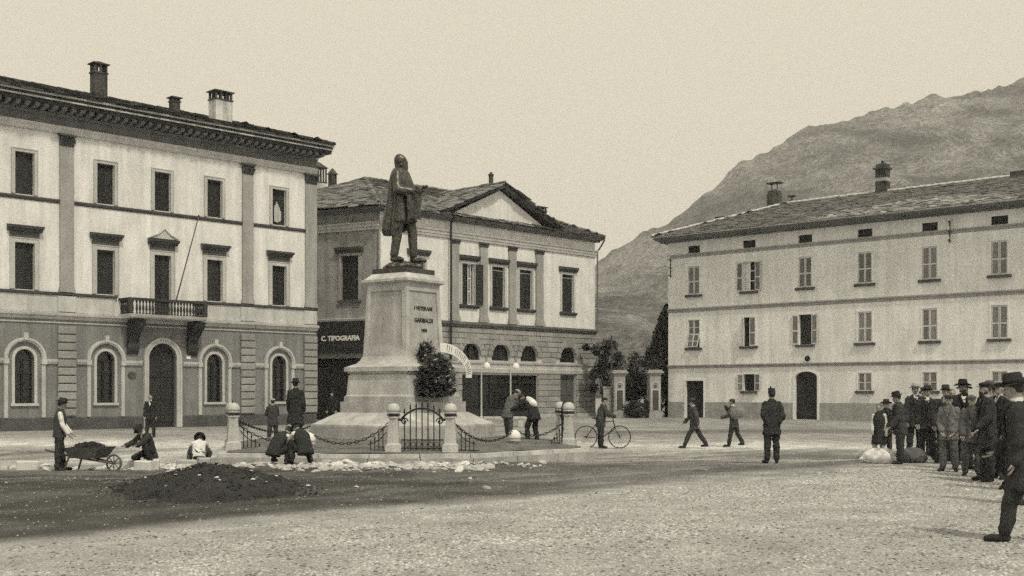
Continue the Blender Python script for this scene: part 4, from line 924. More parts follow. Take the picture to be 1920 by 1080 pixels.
    if F.get('long'): s.capsule(T(hc + Mh @ Vector((0, -.06, .0))), .06, T(hc + Mh @ Vector((0, -.07, -.09))), .045)
    grown(s, 'hair', hm, root, .012)
    if F['beard']:
        s = MB(); s.capsule(T(hc + Mh @ Vector((-.028, .093, -.038))), .012, T(hc + Mh @ Vector((.028, .093, -.038))), .012, 8)
        if F['beard'] > 1:
            s.ellipsoid(T(hc + Mh @ Vector((0, .06, -.09))), .05, .045, .06 + .012 * F['beard'], Mh); s.ellipsoid(T(hc + Mh @ Vector((0, .0, -.06))), .072, .05, .05, Mh)
        grown(s, 'beard' if F['beard'] > 1 else 'moustache', hm, root, .009)
    hat = F['hat']; hb = None; oz = Vector((0, -.01, .062))
    if hat in ('felt', 'broad', 'straw'):
        br = {'felt': .14, 'broad': .175, 'straw': .15}[hat]; ch = .12
        hb = MB(); n = 20; vs = []; fs = []
        prof = [(br, .012), (br, .0), (.1, .0), (.096, .03), (.09, ch * .8), (.07, ch), (.03, ch * .9), (.003, ch * .84)]
        for r_, z_ in prof:
            for k in range(n):
                a = 2 * math.pi * k / n; dz = .022 * (r_ / br) ** 2 * math.cos(2 * a) * -1 if r_ > .1 else 0
                vs.append(T(hc + Mh @ (oz + Vector((r_ * .92 * math.cos(a), r_ * 1.08 * math.sin(a), z_ + dz)))))
        for i in range(len(prof) - 1):
            for k in range(n): fs.append((i * n + k, i * n + (k + 1) % n, (i + 1) * n + (k + 1) % n, (i + 1) * n + k))
        hb.add(vs, fs); hb = hb.build('hat', C('hatv'), root, True)
        rb = MB(); rg = [(T(hc + Mh @ (oz + Vector((0, 0, z_)))), Mh.col[0], Mh.col[1], r_ * .93, r_ * 1.09) for r_, z_ in ((.101, .006), (.0985, .036))]; rb.rings(rg); rb.build('hat_band', cloth(.02) if not statue else statue, hb, True)
    elif hat == 'cap':
        s = MB().ellipsoid(T(hc + Mh @ (oz + Vector((0, .0, .03)))), .105, .115, .042, Mh); s.ellipsoid(T(hc + Mh @ (oz + Vector((0, .0, .0)))), .086, .098, .035, Mh)
        grown(s, 'cap', C('hatv'), root, .011)
        MB().rings([(T(hc + Mh @ (oz + Vector((0, .075, -.004)))), Mh.col[0], Mh.col[1], .068, .07), (T(hc + Mh @ (oz + Vector((0, .082, -.016)))), Mh.col[0], Mh.col[1], .066, .072)]).build('peak', C('hatv'), root)
    elif hat == 'kepi':
        s = MB(); s.rings([(T(hc + Mh @ (oz + Vector((0, yy, zz)))), Mh.col[0], Mh.col[1], r1, r1 * 1.12) for r1, zz, yy in ((.086, -.02, 0), (.085, .03, .0), (.082, .07, .008), (.078, .10, .016), (.072, .105, .016))])
        hb = s.build('kepi', C('hatv'), root, True)
        MB().rings([(T(hc + Mh @ (oz + Vector((0, .085, -.012)))), Mh.col[0], Mh.col[1], .06, .055), (T(hc + Mh @ (oz + Vector((0, .095, -.03)))), Mh.col[0], Mh.col[1], .058, .055)]).build('peak', C('hatv'), hb)
        MB().ellipsoid(T(hc + Mh @ (oz + Vector((0, .07, .12)))), .02, .02, .035, Mh).build('pompon', C('hatv'), hb, True)
    root['_up'] = 0; del root['_up']
    return root, dict(T=T, A=A, J=J, hc=hc, Mh=Mh, sp=sp, ring=ring)

# ------------------------------------------------------------------ monument
MR = R(-36.1)
mon = thing('monument_pedestal', 'stepped pale granite pedestal with recessed panels carrying the bronze statue', 'pedestal', MON, MR)
def sq(h, t=0): return [(-h, -h), (h, -h), (h, h), (-h, h)] if not t else [(-h + t, -h), (h - t, -h), (h, -h + t), (h, h - t), (h - t, h), (-h + t, h), (-h, h - t), (-h, -h + t)]
MB().column(sq(2.02, .4), .15, .72).build('base_slab', M_granite2, mon)
MB().column(sq(2.0, .39), .72, .76).column(sq(1.97, .38), .76, 1.08, 0, sq(1.31, .02)).build('sloping_step', M_granite, mon)
MB().column(sq(1.245), 1.08, 1.38).build('upper_step', M_granite2, mon)
MB().column(sq(1.17), 1.38, 1.53).build('top_step', M_granite2, mon)
MB().column(sq(1.15), 1.53, 1.58, 0, sq(1.12)).column(sq(1.12), 1.58, 2.12, 0, sq(1.085)).build('die', M_granite, mon)
MB().column(sq(1.05), 2.12, 2.17).column(sq(1.10), 2.17, 2.22).column(sq(1.17), 2.22, 2.34).column(sq(1.15), 2.34, 2.42, 0, sq(.98)).column(sq(.95), 2.42, 2.52, 0, sq(.87)).column(sq(.86), 2.52, 2.64, 0, sq(.81)).build('base_moulding', M_granite, mon)
def hw(z): return .80 - (.80 - .715) * (z - 2.64) / (4.62 - 2.64)
s_ = MB().column(sq(hw(2.64) - .035), 2.64, 4.62, 0, sq(hw(4.62) - .035)).build('shaft', M_granite2, mon)
fr = MB()
for sx in (-1, 1):
    for sy in (-1, 1):
        q0, q1 = hw(2.64), hw(4.62)
        def cor(h_, w_): return [(sx * (h_ - w_), sy * (h_ - w_)), (sx * h_, sy * (h_ - w_)), (sx * h_, sy * h_), (sx * (h_ - w_), sy * h_)]
        fr.column(cor(q0, .16), 2.64, 4.62, 0, cor(q1, .14))
fr.column(sq(hw(2.64) - .002), 2.64, 2.92, 0, sq(hw(2.92) - .002)); fr.column(sq(hw(4.44) - .002), 4.44, 4.62, 0, sq(hw(4.62) - .002))
fr.build('panel_frame', M_granite, s_)
MB().column(sq(.725), 4.62, 4.66).column(sq(.76), 4.66, 4.70, 0, sq(.82)).column(sq(.83), 4.70, 4.77).column(sq(.80), 4.77, 4.94, 0, sq(.62)).build('cap_moulding', M_granite, mon)
for t, zz, size in (('I VETERANI', 3.96, .155), ('GARIBALDI', 3.63, .16), ('1909', 3.35, .13)):
    tl_ = math.atan2(.085, 1.98)
    obj('lettering', text_mesh(t, size, M_ink, .004, .006), s_, (hw(zz) - .035 + .005, .02, zz), (R(90) - tl_, 0, R(90)))
# statue
STZ = 4.94
stt, K = fig('dark bronze statue of a bearded man in a long cloak on the granite pedestal', MON.x, MON.y, -112, 3.05, dict(lean=-5, hl=14, kl=12, hr=-7, kr=2, sl=18, el=80, il=.75, sr=12, er=72, ir=.7, al=14, ar=16, hp=2, hy=6, ab=2),
             dict(hat=None, beard=3, hem=-.3, shirt=0, long=1), z=STZ + .34, name='statue', cat='statue', statue=M_bronze)
T = K['T']; cl = MB(); rg = []
nk = 40; vs = []; fs = []; lev = [(.585, .085, .08, 0), (.55, .14, .115, -.01), (.49, .185, .13, -.015), (.38, .20, .15, -.03), (.2, .195, .165, -.05), (0, .21, .185, -.07), (-.2, .23, .21, -.09), (-.36, .24, .22, -.105), (-.46, .2, .19, -.11)]
for i, (s, r1, r2, dy) in enumerate(lev):
    c, a = K['sp'](max(s, 0)); c = Vector((c.x, c.y, c.z if s >= 0 else s))
    for k in range(nk):
        t = 2 * math.pi * k / nk; f = 1 + .12 * min(1, i / 4) * math.sin(9 * t + 1.3 * math.sin(2 * t)) + .03 * math.sin(17 * t)
        front = max(0, math.sin(t)) ** 3; z_ = c.z + (.22 * front * (i >= 6)) + (-.05 * math.cos(t) * (i >= 6))
        vs.append(T((c.x + r1 * f * math.cos(t), c.y + dy + r2 * f * math.sin(t) * (1 - .45 * front * (i >= 3)), z_)))
for i in range(len(lev) - 1):
    for k in range(nk): fs.append((i * nk + k, i * nk + (k + 1) % nk, (i + 1) * nk + (k + 1) % nk, (i + 1) * nk + k))
fs += [tuple(range(nk))[::-1], tuple(range((len(lev) - 1) * nk, len(lev) * nk))]
cl.add(vs, fs); grown(cl, 'cloak', M_bronze, stt, .010, .014, .1, 1)
dr = MB()       # folds of the cloak gathered over the forearms
for k in range(6):
    x0 = -.2 + k * .075; dr.capsule(T((x0, .17 + .02 * (k % 2), .24 - .03 * k)), .04, T((x0 * .8 + .03, .2 - .02 * (k % 2), -.2 - .03 * (k % 3))), .03)
dr.ellipsoid(T((.04, .19, .12)), .09, .07, .09); dr.capsule(T((-.22, .1, .1)), .06, T((.2, .12, .16)), .05)
grown(dr, 'gathered_drapery', M_bronze, stt, .012, .015, .08, 2)
sb = MB().tube([T((-.26, .05, .06)), T((-.30, -.12, -.25)), T((-.30, -.26, -.52))], [.018, .016, .01], 7).tube([T((-.32, .12, .06)), T((-.2, .0, .07))], .014, 6); sb.build('sabre', M_bronze, stt)
bs = MB(); q = random.Random(4)
bs.column(sq(.62 * 1.7 / 3.05), -(.34) * 1.7 / 3.05, -.20 * 1.7 / 3.05)
rk = MB()
for k in range(26):
    a = q.uniform(0, 6.28); r_ = q.uniform(0, .27); rk.ellipsoid((r_ * math.cos(a), r_ * math.sin(a), -.07 + .02 * q.random() - .06 * r_), q.uniform(.08, .13), q.uniform(.07, .12), q.uniform(.07, .095) * (1.1 - 1.3 * r_))
pl_ = bs.build('plinth', M_bronze, stt); pl_.rotation_euler = (0, 0, MR - R(-112)); grown(rk, 'rock', M_bronze, stt, .014, .02, .06, 2)
# earth mound inside the kerb
cx, cy = MON.x, MON.y; md = MB(); rings_ = [(.93, .19), (.75, .30), (.5, .38), (.2, .40), (.01, .40)]; vs = []; m_n = 64
def on_kerb(a):
    d = Vector((math.cos(a), math.sin(a))); best = 99
    for (x0, y0), (x1, y1) in zip(KERB, KERB[1:] + KERB[:1]):
        ex, ey = x1 - x0, y1 - y0; den = d.x * ey - d.y * ex
        if abs(den) < 1e-9: continue
        t = ((x0 - cx) * ey - (y0 - cy) * ex) / den; u = ((x0 - cx) * d.y - (y0 - cy) * d.x) / den
        if t > 0 and -1e-6 <= u <= 1 + 1e-6: best = min(best, t)
    return best
for k_, z_ in rings_:
    for i in range(m_n):
        a = 2 * math.pi * i / m_n; r_ = on_kerb(a) * k_; vs.append((cx + r_ * math.cos(a), cy + r_ * math.sin(a), z_ + rng.uniform(-.015, .02)))
fs = [(j * m_n + i, j * m_n + (i + 1) % m_n, (j + 1) * m_n + (i + 1) % m_n, (j + 1) * m_n + i) for j in range(len(rings_) - 1) for i in range(m_n)]
tag(md.add(vs, fs).build('garden_bed', mat('bed_earth', .15, var=.35, scale=2.5, finevar=.4, fine=16, bump=1, bscale=14, bdist=.04), None, True), 'dark earth bed rising inside the kerb around the pedestal', kind='structure')
def inset(k): return [(cx + (x - cx) * k, cy + (y - cy) * k) for x, y in KERB]
kb = tag(obj('monument_kerb', None), kind='structure')
def kerb_row(k_out, k_in, z0, z1, m, seed):
    q = random.Random(seed); po, pi_ = inset(k_out), inset(k_in)
    for i in range(8):
        a0, a1, b0, b1 = Vector(po[i]), Vector(po[(i + 1) % 8]), Vector(pi_[i]), Vector(pi_[(i + 1) % 8]); n = max(2, int((a1 - a0).length / 1.15))
        for j in range(n):
            t0, t1 = j / n + .002, (j + 1) / n - .002; dz = q.uniform(-.006, .006)
            MB().column([a0.lerp(a1, t0), a0.lerp(a1, t1), b0.lerp(b1, t1), b0.lerp(b1, t0)], z0, z1 + dz, 0, [a0.lerp(a1, t0) * .997 + b0.lerp(b1, t0) * .003, a0.lerp(a1, t1) * .997 + b0.lerp(b1, t1) * .003, b0.lerp(b1, t1), b0.lerp(b1, t0)]).build('kerb_stone', m, kb)
kerb_row(1.0, .93, -.3, .10, M_granite2, 1); kerb_row(.968, .88, .1, .185, M_granite, 2)

# posts, gates, bollards and chains
post_b = MB().column(sq(.19), 0, .2).column(sq(.17), .2, .24, 0, sq(.14)); post_b.column(sq(.14), .24, .84, 0, sq(.105)); post_b.lathe([(.15, .84), (.15, .88), (.11, .90), (.11, .93), (.155, .96), (.155, 1.0)], n=16)
post_me = post_b.mesh('shaft', (M_granite,)); dome_me = MB().lathe([(.16, 1.0), (.165, 1.04), (.155, 1.10), (.12, 1.16), (.06, 1.195), (.005, 1.2)], n=16).mesh('domed_cap', (M_granite,), True)
collar_me = MB().lathe([(.165, .90), (.165, .935)], n=14).mesh('iron_collar', (M_iron,))
def gpost(x, y, rz, label):
    p = thing('gate_post', label, 'post', (x, y, .18), rz, 'granite gate posts around the monument')
    obj('shaft', post_me, p); obj('domed_cap', dome_me, p); obj('iron_collar', collar_me, p)
    return p
FL, FRt = (-2.85, 28.25), (-1.48, 28.25); RN, RF = (1.52, 31.5), (1.36, 33.0); LN, LF = (-6.98, 29.4), (-7.36, 30.85)
gpost(*FL, 0, 'granite gate post on the barrow side of the front gate'); gpost(*FRt, 0, 'granite gate post on the bicycle side of the front gate')
gpost(*RN, R(-10), 'nearer granite gate post beside the parked bicycle'); gpost(*RF, R(-10), 'farther granite gate post beside the bicycle, partly hidden')
gpost(*LN, R(15), 'lone granite gate post in front of the palazzo door, spike behind it'); gpost(*LF, R(15), 'granite gate post hidden directly behind the lone front post')
bar_me = {}
def gate(a, b_, label):
    a, b_ = Vector((*a, .18)), Vector((*b_, .18)); w = (b_ - a).length - .36; c = (a + b_) / 2; d = (b_ - a).normalized()
    g = thing('iron_gate', label, 'gate', c, math.atan2(d.y, d.x), 'wrought iron gates')
    n = 7
    for i in range(n):
        x = -w / 2 + .08 + (w - .16) * i / (n - 1); top = 1.27 - .13 * abs(i - 3) / 3 - .05 * (abs(i - 3) == 3)
        key = round(top, 3)
        if key not in bar_me:
            bar_me[key] = MB().tube([(0, 0, .06), (0, 0, top - .1)], .015, 6).lathe([(.012, 0), (.03, .03), (.012, .055), (.022, .07), (.001, .14)], (0, 0, top - .13), 6).mesh('bar', (M_iron,))
        obj('bar', bar_me[key], g, (x, 0, 0))
    ar = [(-w / 2 - .02 + (w + .04) * t / 16, -.002, .78 + .30 * math.sin(math.pi * t / 16) ** .75) for t in range(17)]
    MB().tube(ar, .026, 6).build('arched_rail', M_iron, g)
    MB().box(-w / 2, w / 2, -.012, .012, .10, .13).box(-w / 2, w / 2, -.012, .012, .30, .33).build('cross_rail', M_iron, g)
    for i in range(6):
        x = -w / 2 + .08 + (w - .16) * (i + .5) / 6
        MB().tube([(x + .05 * math.cos(t * .7), .0, .21 + .06 * math.sin(t * .7)) for t in range(10)], .008, 5).build('ring', M_iron, g)
    for s in (-1, 1):
        sc = [(s * (w / 2 - .08 - .09 * (1 - t / 20) * math.cos(t * .5)), 0, .76 + .09 * (1 - t / 20) * math.sin(t * .5)) for t in range(20)]
        MB().tube(sc, .016, 6).build('scroll', M_iron, g)
        MB().tube([(s * (w / 2 + .0), 0, .80), (s * (w / 2 + .2), -.0, .82)], .03, 6).build('bracket', M_iron, g)
    return g
gate(FL, FRt, 'black iron gate with arched rail and spear bars at the front'); gate(RN, RF, 'iron gate seen edge on beside the bicycle'); gate(LN, LF, 'iron gate seen edge on behind the lone front post')
def rail(a, ang, label, n=4):
    g = thing('low_railing', label, 'railing', (a[0], a[1], .18), R(ang), 'short spiked railings beside the gate posts')
    for i in range(n):
        h_ = .52 - .1 * i
        MB().tube([(.26 + i * .1, 0, 0), (.26 + i * .1, 0, h_)], .012, 6).lathe([(.01, 0), (.024, .03), (.001, .09)], (.26 + i * .1, 0, h_), 6).build('bar', M_iron, g)
    MB().tube([(.18, 0, .5), (.3, 0, .36), (.45, 0, .26), (.62, 0, .2)], .013, 6).tube([(.18, 0, .06), (.7, 0, .06)], .012, 6).build('cross_rail', M_iron, g)
rail(FL, 176, 'short spiked iron railing on the barrow side of the front gate'); rail(FRt, 6, 'short spiked iron railing on the bicycle side of the front gate')
rail(RN, 225, 'short spiked iron railing beside the nearer bicycle gate post', 6); rail(LN, -4, 'short spiked iron railing beside the lone front post', 5)
rail(RF, 100, 'short spiked iron railing behind the farther bicycle gate post', 4)
bol_me = MB().lathe([(.13, 0), (.13, .1), (.085, .12), (.085, .17), (.16, .19), (.16, .25)], n=14).mesh('stem', (M_granite,)); ball_me = MB().lathe([(.165, .25), (.175, .29), (.165, .36), (.12, .43), (.06, .47), (.005, .48)], n=14).mesh('domed_top', (M_white_paint,), True)
def bollard(x, y, label):
    p = thing('chain_bollard', label, 'bollard', (x, y, .185), 0, 'low bollards carrying the chains'); obj('stem', bol_me, p); obj('domed_top', ball_me, p)
B1, B2 = (-4.97, 28.75), (.06, 30.6)
bollard(*B1, 'low domed granite bollard behind the two crouching workers'); bollard(*B2, 'low domed granite bollard before the two stooping men')
lk = MB(); lp = [(.028 * math.cos(2 * math.pi * i / 10), 0, .062 * math.sin(2 * math.pi * i / 10)) for i in range(11)]; lk.tube(lp, .0115, 5); link_me = lk.mesh('link', (M_iron,), True)
def chain(a, b_, za, zb, sag, label):
    a, b_ = Vector((*a, za)), Vector((*b_, zb)); n = max(8, int((a - b_).length * 1.08 / .105)); g = thing('iron_chain', label, 'chain', (a.x, a.y, za), 0, 'chains between posts and bollards')
    pt = lambda t: a.lerp(b_, t) - Vector((0, 0, sag * 4 * t * (1 - t)))
    for i in range(n):
        p, q_ = pt(i / n), pt((i + 1) / n); d = (q_ - p).normalized()
        obj('link', link_me, g, mtx=Matrix.Translation((p + q_) / 2 - a) @ d.to_track_quat('Z', 'Y').to_matrix().to_4x4() @ Matrix.Rotation(R(90) * (i % 2), 4, 'Z'))
chain(FL, B1, 1.0, .66, .42, 'iron chain sagging from the front gate towards the crouching workers'); chain(FRt, B2, 1.0, .66, .40, 'iron chain sagging from the front gate towards the stooping men')
chain(B1, LN, .66, .95, .35, 'iron chain from the workers\' bollard to the lone front post'); chain(B2, RN, .66, .98, .3, 'iron chain from the stooping men\'s bollard to the bicycle gate post')
chain(LF, (-6.3, 37.0), .98, .6, .3, 'iron chain running behind the boy beyond the lone post')

# wreaths leaning against the inscribed face
def wreath(label, c, r1, r2, nleaf, seed, name='wreath'):
    q = random.Random(seed); g = thing(name, label, 'wreath', c, MR + R(90), None); f = MB(); fl = MB()
    for i in range(nleaf):
        a = q.uniform(0, 6.283); t = q.uniform(0, 6.283); rr = r2 * math.sqrt(q.random())
        p = Vector(((r1 + rr * math.cos(t)) * math.cos(a), rr * math.sin(t) * .9, (r1 + rr * math.cos(t)) * math.sin(a) * 1.12))
        d = Vector((q.gauss(0, 1), q.gauss(0, 1), q.gauss(0, 1))).normalized(); e = d.orthogonal().normalized(); L = q.uniform(.05, .11); W = L * .32
        if q.random() < .12: L *= 1.7; W *= .8
        (fl if q.random() < .05 else f).add([p - d * L, p + e * W, p + d * L, p - e * W], [(0, 1, 2, 3)], 1 if q.random() < .3 else 0)
    for i in range(nleaf // 14):       # long fronds breaking the outline
        a = q.uniform(0, 6.283); r0 = r1 + r2 * .6; p = Vector((r0 * math.cos(a), q.uniform(-.1, .04), r0 * 1.12 * math.sin(a))); d = (Vector((math.cos(a + q.uniform(-.7, .7)), q.uniform(-.4, .1), math.sin(a + q.uniform(-.7, .7))))).normalized(); e = d.cross(Vector((0, 1, 0))).normalized(); L = q.uniform(.1, .22)
        f.add([p, p + d * L * .5 + e * .02, p + d * L, p + d * L * .5 - e * .02], [(0, 1, 2, 3)], 1 if q.random() < .4 else 0)
    f.build('leaves', (M_leaf, M_leaf2), g); fl.build('blossoms', M_para, g)
    rp = [(r1 * math.cos(2 * math.pi * i / 20), 0, r1 * 1.12 * math.sin(2 * math.pi * i / 20)) for i in range(21)]; MB().tube(rp, r2 * .7, 8).build('frame', M_leaf, g)
    return g
def mloc(x, y, z): v = Matrix.Rotation(MR, 3, 'Z') @ Vector((x, y, 0)); return (MON.x + v.x, MON.y + v.y, z)
w1 = wreath('large dark leafy wreath heap leaning against the inscribed pedestal face', mloc(1.42, -.25, 2.15), .22, .27, 3200, 31)
q = random.Random(5); bk = MB()
for i in range(3000):
    zz = q.uniform(-.62, .3); p = Vector((max(-.62, min(.62, q.gauss(0, .36 - .12 * (zz > 0)))), q.uniform(-.16, .2), zz)); d = Vector((q.gauss(0, 1), q.gauss(0, 1), q.gauss(0, 1))).normalized(); e = d.orthogonal().normalized(); L = q.uniform(.06, .12)
    bk.add([p - d * L, p + e * L * .3, p + d * L, p - e * L * .3], [(0, 1, 2, 3)])
for s in (-1, 1): bk.tube([(.28 * s, -.15, -.62), (.1 * s, .1, .1)], .03, 6)
bk.tube([(0, .3, -.62), (0, 0, .1)], .03, 6)
bk.build('fir_branches', M_leaf, w1)
w2 = wreath('smaller round wreath hung above the large wreath on the pedestal', mloc(.98, -.2, 2.74), .15, .10, 900, 32)
rb = MB(); n = 22; A_ = []
for i in range(n + 1):
    t = i / n; A_.append((.05 + 1.25 * math.sin(t * 1.6), -.08 - .05 * math.sin(3 * t), .72 - .8 * (1 - math.cos(t * 1.6))))
vs = []
for i, (x_, y_, z_) in enumerate(A_):
    p, q_ = Vector(A_[max(i - 1, 0)]), Vector(A_[min(i + 1, n)]); d = (q_ - p).normalized(); nn = Vector((-d.z, 0, d.x)) * .13
    c_ = Vector((x_, y_, z_)); vs += [c_ - nn, c_ + nn, c_ + nn + Vector((0, .012, 0)), c_ - nn + Vector((0, .012, 0))]
fs = []
for i in range(n):
    for k in range(4): fs.append((4 * i + k, 4 * i + (k + 1) % 4, 4 * i + 4 + (k + 1) % 4, 4 * i + 4 + k))
rbn = rb.add(vs, fs).build('ribbon', M_white_paint, w1)
lt = MB()
for i in range(3, n - 1):
    if i in (6, 14): continue
    c_ = Vector(A_[i]); p, q_ = Vector(A_[i - 1]), Vector(A_[i + 1]); d = (q_ - p).normalized(); nn = Vector((-d.z, 0, d.x))
    o_ = Vector((0, -.006, 0)); lt.add([c_ - nn * .085 - d * .009 + o_, c_ - nn * .085 + d * .009 + o_, c_ + nn * .085 + d * .009 + o_, c_ + nn * .085 - d * .009 + o_], [(0, 1, 2, 3)])
    if i % 3 == 0: lt.add([c_ + nn * .085 + o_ - d * .009, c_ + nn * .06 + o_ - d * .009, c_ + nn * .06 + o_ + d * .035, c_ + nn * .085 + o_ + d * .035], [(0, 1, 2, 3)])
lt.build('lettering', M_ink, rbn)

# ------------------------------------------------------------------ torn-up ground: loose stones, soil heap, barrow
def stone_mesh(seed):
    q = random.Random(seed); vs = []; n = 7
    for z, r_ in ((-.5, .6), (-.1, 1.0), (.35, .8), (.6, .35)):
        for k in range(n):
            a = 2 * math.pi * k / n + z; j = q.uniform(.78, 1.18); vs.append((r_ * j * math.cos(a), r_ * j * math.sin(a), z * q.uniform(.85, 1.15)))
    fs = [(i * n + k, i * n + (k + 1) % n, (i + 1) * n + (k + 1) % n, (i + 1) * n + k) for i in range(3) for k in range(n)] + [tuple(range(n))[::-1], tuple(range(3 * n, 4 * n))]
    return MB().add(vs, fs).mesh('stone', (M_stone,))
STN = [stone_mesh(70 + k) for k in range(7)]
bedding = tag(obj('torn_up_paving', None), kind='structure')
q = random.Random(17)
def strew(n, fn, s0, s1):
    for i in range(n):
        x, y = fn(); s = q.uniform(s0, s1); s *= 1.5 if q.random() < .12 else 1
        obj('stone', STN[q.randrange(7)], bedding, (x, y, float(gz(x, y)) + s * .28), (q.uniform(-.5, .5), q.uniform(-.5, .5), q.uniform(0, 6.28)), (s * q.uniform(.9, 1.5), s, s * q.uniform(.6, .9)))
strew(105, lambda: (q.uniform(-4.6, -.9), 25.9 + q.gauss(0, .55)), .05, .115)
strew(34, lambda: (q.uniform(-6.8, -4.6), 26.4 + q.gauss(0, .4)), .04, .085)
strew(24, lambda: (q.uniform(-1.2, .8), 26.9 + q.gauss(0, .5)), .035, .07)
strew(60, lambda: (q.uniform(-10.4, -7.6), q.uniform(29.4, 34.0)), .07, .15)
strew(46, lambda: (q.uniform(-10.5, -7.2), 29.0 + q.gauss(0, .4)), .05, .10)
strew(18, lambda: (q.uniform(-13.5, -10.8), 29.0 + q.gauss(0, .5)), .06, .13)
strew(14, lambda: (q.uniform(-9, 9), q.uniform(17, 27)), .02, .045)
rub = MB()
for i in range(1000):
    k = q.random(); x, y = (q.uniform(-5.2, -.4), 25.8 + q.gauss(0, .6)) if k < .5 else (q.uniform(-10.6, -7.5), q.uniform(28.6, 34.5)) if k < .8 else (q.uniform(-7.8, -5), 26.6 + q.gauss(0, .4))
    s = q.uniform(.025, .08); m = STN[i % 7]; Mx = Matrix.Rotation(q.uniform(0, 6.28), 3, 'Z') @ Matrix.Diagonal((s * 1.3, s, s * .7)); o_ = Vector((x, y, float(gz(x, y)) + s * .2))
    rub.add([Mx @ v.co + o_ for v in m.vertices], [tuple(p.vertices) for p in m.polygons])
tag(rub.build('small_rubble', M_stone, bedding), kind='stuff')
for (x, y, l, w, a) in ((-9.6, 30.4, .9, .2, 12), (-8.3, 30.1, .6, .2, -9), (-11.9, 28.8, .5, .26, 24), (-7.35, 28.3, .45, .3, 25), (-8.9, 28.4, .45, .22, -16), (-10.2, 30.9, .5, .2, 40)):
    MB().box(-l / 2, l / 2, -w / 2, w / 2, -.12, .12, ch=.02).build('kerb_stone', M_stone, bedding, loc=(x, y, float(gz(x, y)) + .1), rot=(.03, .02, R(a)))
# soil heap
n = 90; hx_ = np.linspace(-1, 1, n); HX_, HY_ = np.meshgrid(hx_, hx_); rr = np.hypot(HX_, HY_)
hz_ = .46 * np.clip(1 - rr ** 1.05, 0, 1) ** 1.15 * (1 + .25 * (vnoise(HX_, HY_, 3, 41) - .5)) + (vnoise(HX_, HY_, 11, 42) - .5) * .09 * (rr < .97) + (vnoise(HX_, HY_, 34, 43) - .5) * .035 * (rr < .97)
hz_ = np.where(rr >= .985, -.15, hz_ - .012 - .05 * sstep(.75, 1.0, rr))
wx = 1.75 * HX_ * (1 + .15 * (vnoise(HX_, HY_, 2, 44) - .5)); wy = 3.1 * HY_
heap = obj('soil_heap', grid_mesh('soil_heap', wx, wy, hz_, M_soil), None, (-5.25, 20.3, 0.0), (0, 0, R(14)))
tag(heap, 'low heap of dark turned soil in front of the workers', 'soil heap')
cl_ = MB()
for i in range(1100):
    a = q.uniform(0, 6.28); r_ = math.sqrt(q.random()) * 1.12; x, y = 1.75 * r_ * math.cos(a), 3.1 * r_ * math.sin(a); s = q.uniform(.008, .032) * (1.2 - .4 * r_)
    z_ = max(.0, .46 * max(0, 1 - r_ ** 1.05) ** 1.15) - .01; m = STN[i % 7]
    cl_.add([(v.co.x * s + x, v.co.y * s + y, v.co.z * s * .8 + z_) for v in m.vertices], [tuple(p.vertices) for p in m.polygons])
tag(cl_.build('clods', M_soil, heap), kind='stuff')
for i in range(26):
    a = q.uniform(0, 6.28); r_ = math.sqrt(q.random()); s = q.uniform(.015, .04)
    obj('stone', STN[i % 7], heap, (1.75 * r_ * math.cos(a), 3.1 * r_ * math.sin(a), .46 * max(0, 1 - r_ ** 1.05) ** 1.15 + s * .2), (0, 0, a), (s * 1.3, s, s * .7))
# wheelbarrow
wb = thing('wheelbarrow', 'dark wooden wheelbarrow heaped with earth beside the shirt-sleeved worker', 'wheelbarrow', (-10.15, 28.1, float(gz(-10.15, 28.1))), R(-14), None, (.96,) * 3)
MB().add([(-.35, -.28, .32), (.35, -.28, .32), (.35, .28, .32), (-.35, .28, .32), (-.45, -.38, .58), (.55, -.38, .6), (.55, .38, .6), (-.45, .38, .58), (-.32, -.25, .34), (.32, -.25, .34), (.32, .25, .34), (-.32, .25, .34), (-.42, -.35, .58), (.52, -.35, .6), (.52, .35, .6), (-.42, .35, .58)],
         [(0, 1, 5, 4), (1, 2, 6, 5), (2, 3, 7, 6), (3, 0, 4, 7), (0, 3, 2, 1), (8, 9, 13, 12), (9, 10, 14, 13), (10, 11, 15, 14), (11, 8, 12, 15), (4, 5, 13, 12), (5, 6, 14, 13), (6, 7, 15, 14), (7, 4, 12, 15)]).build('tray', M_wood, wb)
for s in (-1, 1):
    MB().tube([(-1.0, s * .30, .52), (-.3, s * .26, .36), (.72, s * .06, .2)], .028, 6).build('handle_beam', M_wood, wb)
    MB().tube([(-.35, s * .28, .36), (-.48, s * .3, .01)], .025, 6).build('leg', M_wood, wb)
wp = [(.72 + .2 * math.cos(2 * math.pi * i / 20), 0, .2 + .2 * math.sin(2 * math.pi * i / 20)) for i in range(21)]
wh = MB().tube(wp, .028, 6).build('wheel', M_wood, wb)
for k in range(4): MB().tube([(.72 + .19 * math.cos(R(45 * k)), 0, .2 + .19 * math.sin(R(45 * k))), (.72 - .19 * math.cos(R(45 * k)), 0, .2 - .19 * math.sin(R(45 * k)))], .014, 5).build('spoke', M_wood, wh)
ld = MB()
for i in range(16): ld.ellipsoid((q.uniform(-.3, .38), q.uniform(-.24, .24), .56 + q.uniform(-.04, .08)), q.uniform(.1, .18), q.uniform(.1, .16), q.uniform(.07, .13))
grown(ld, 'earth_load', M_soil, wb, .02, .03, .06, 1)

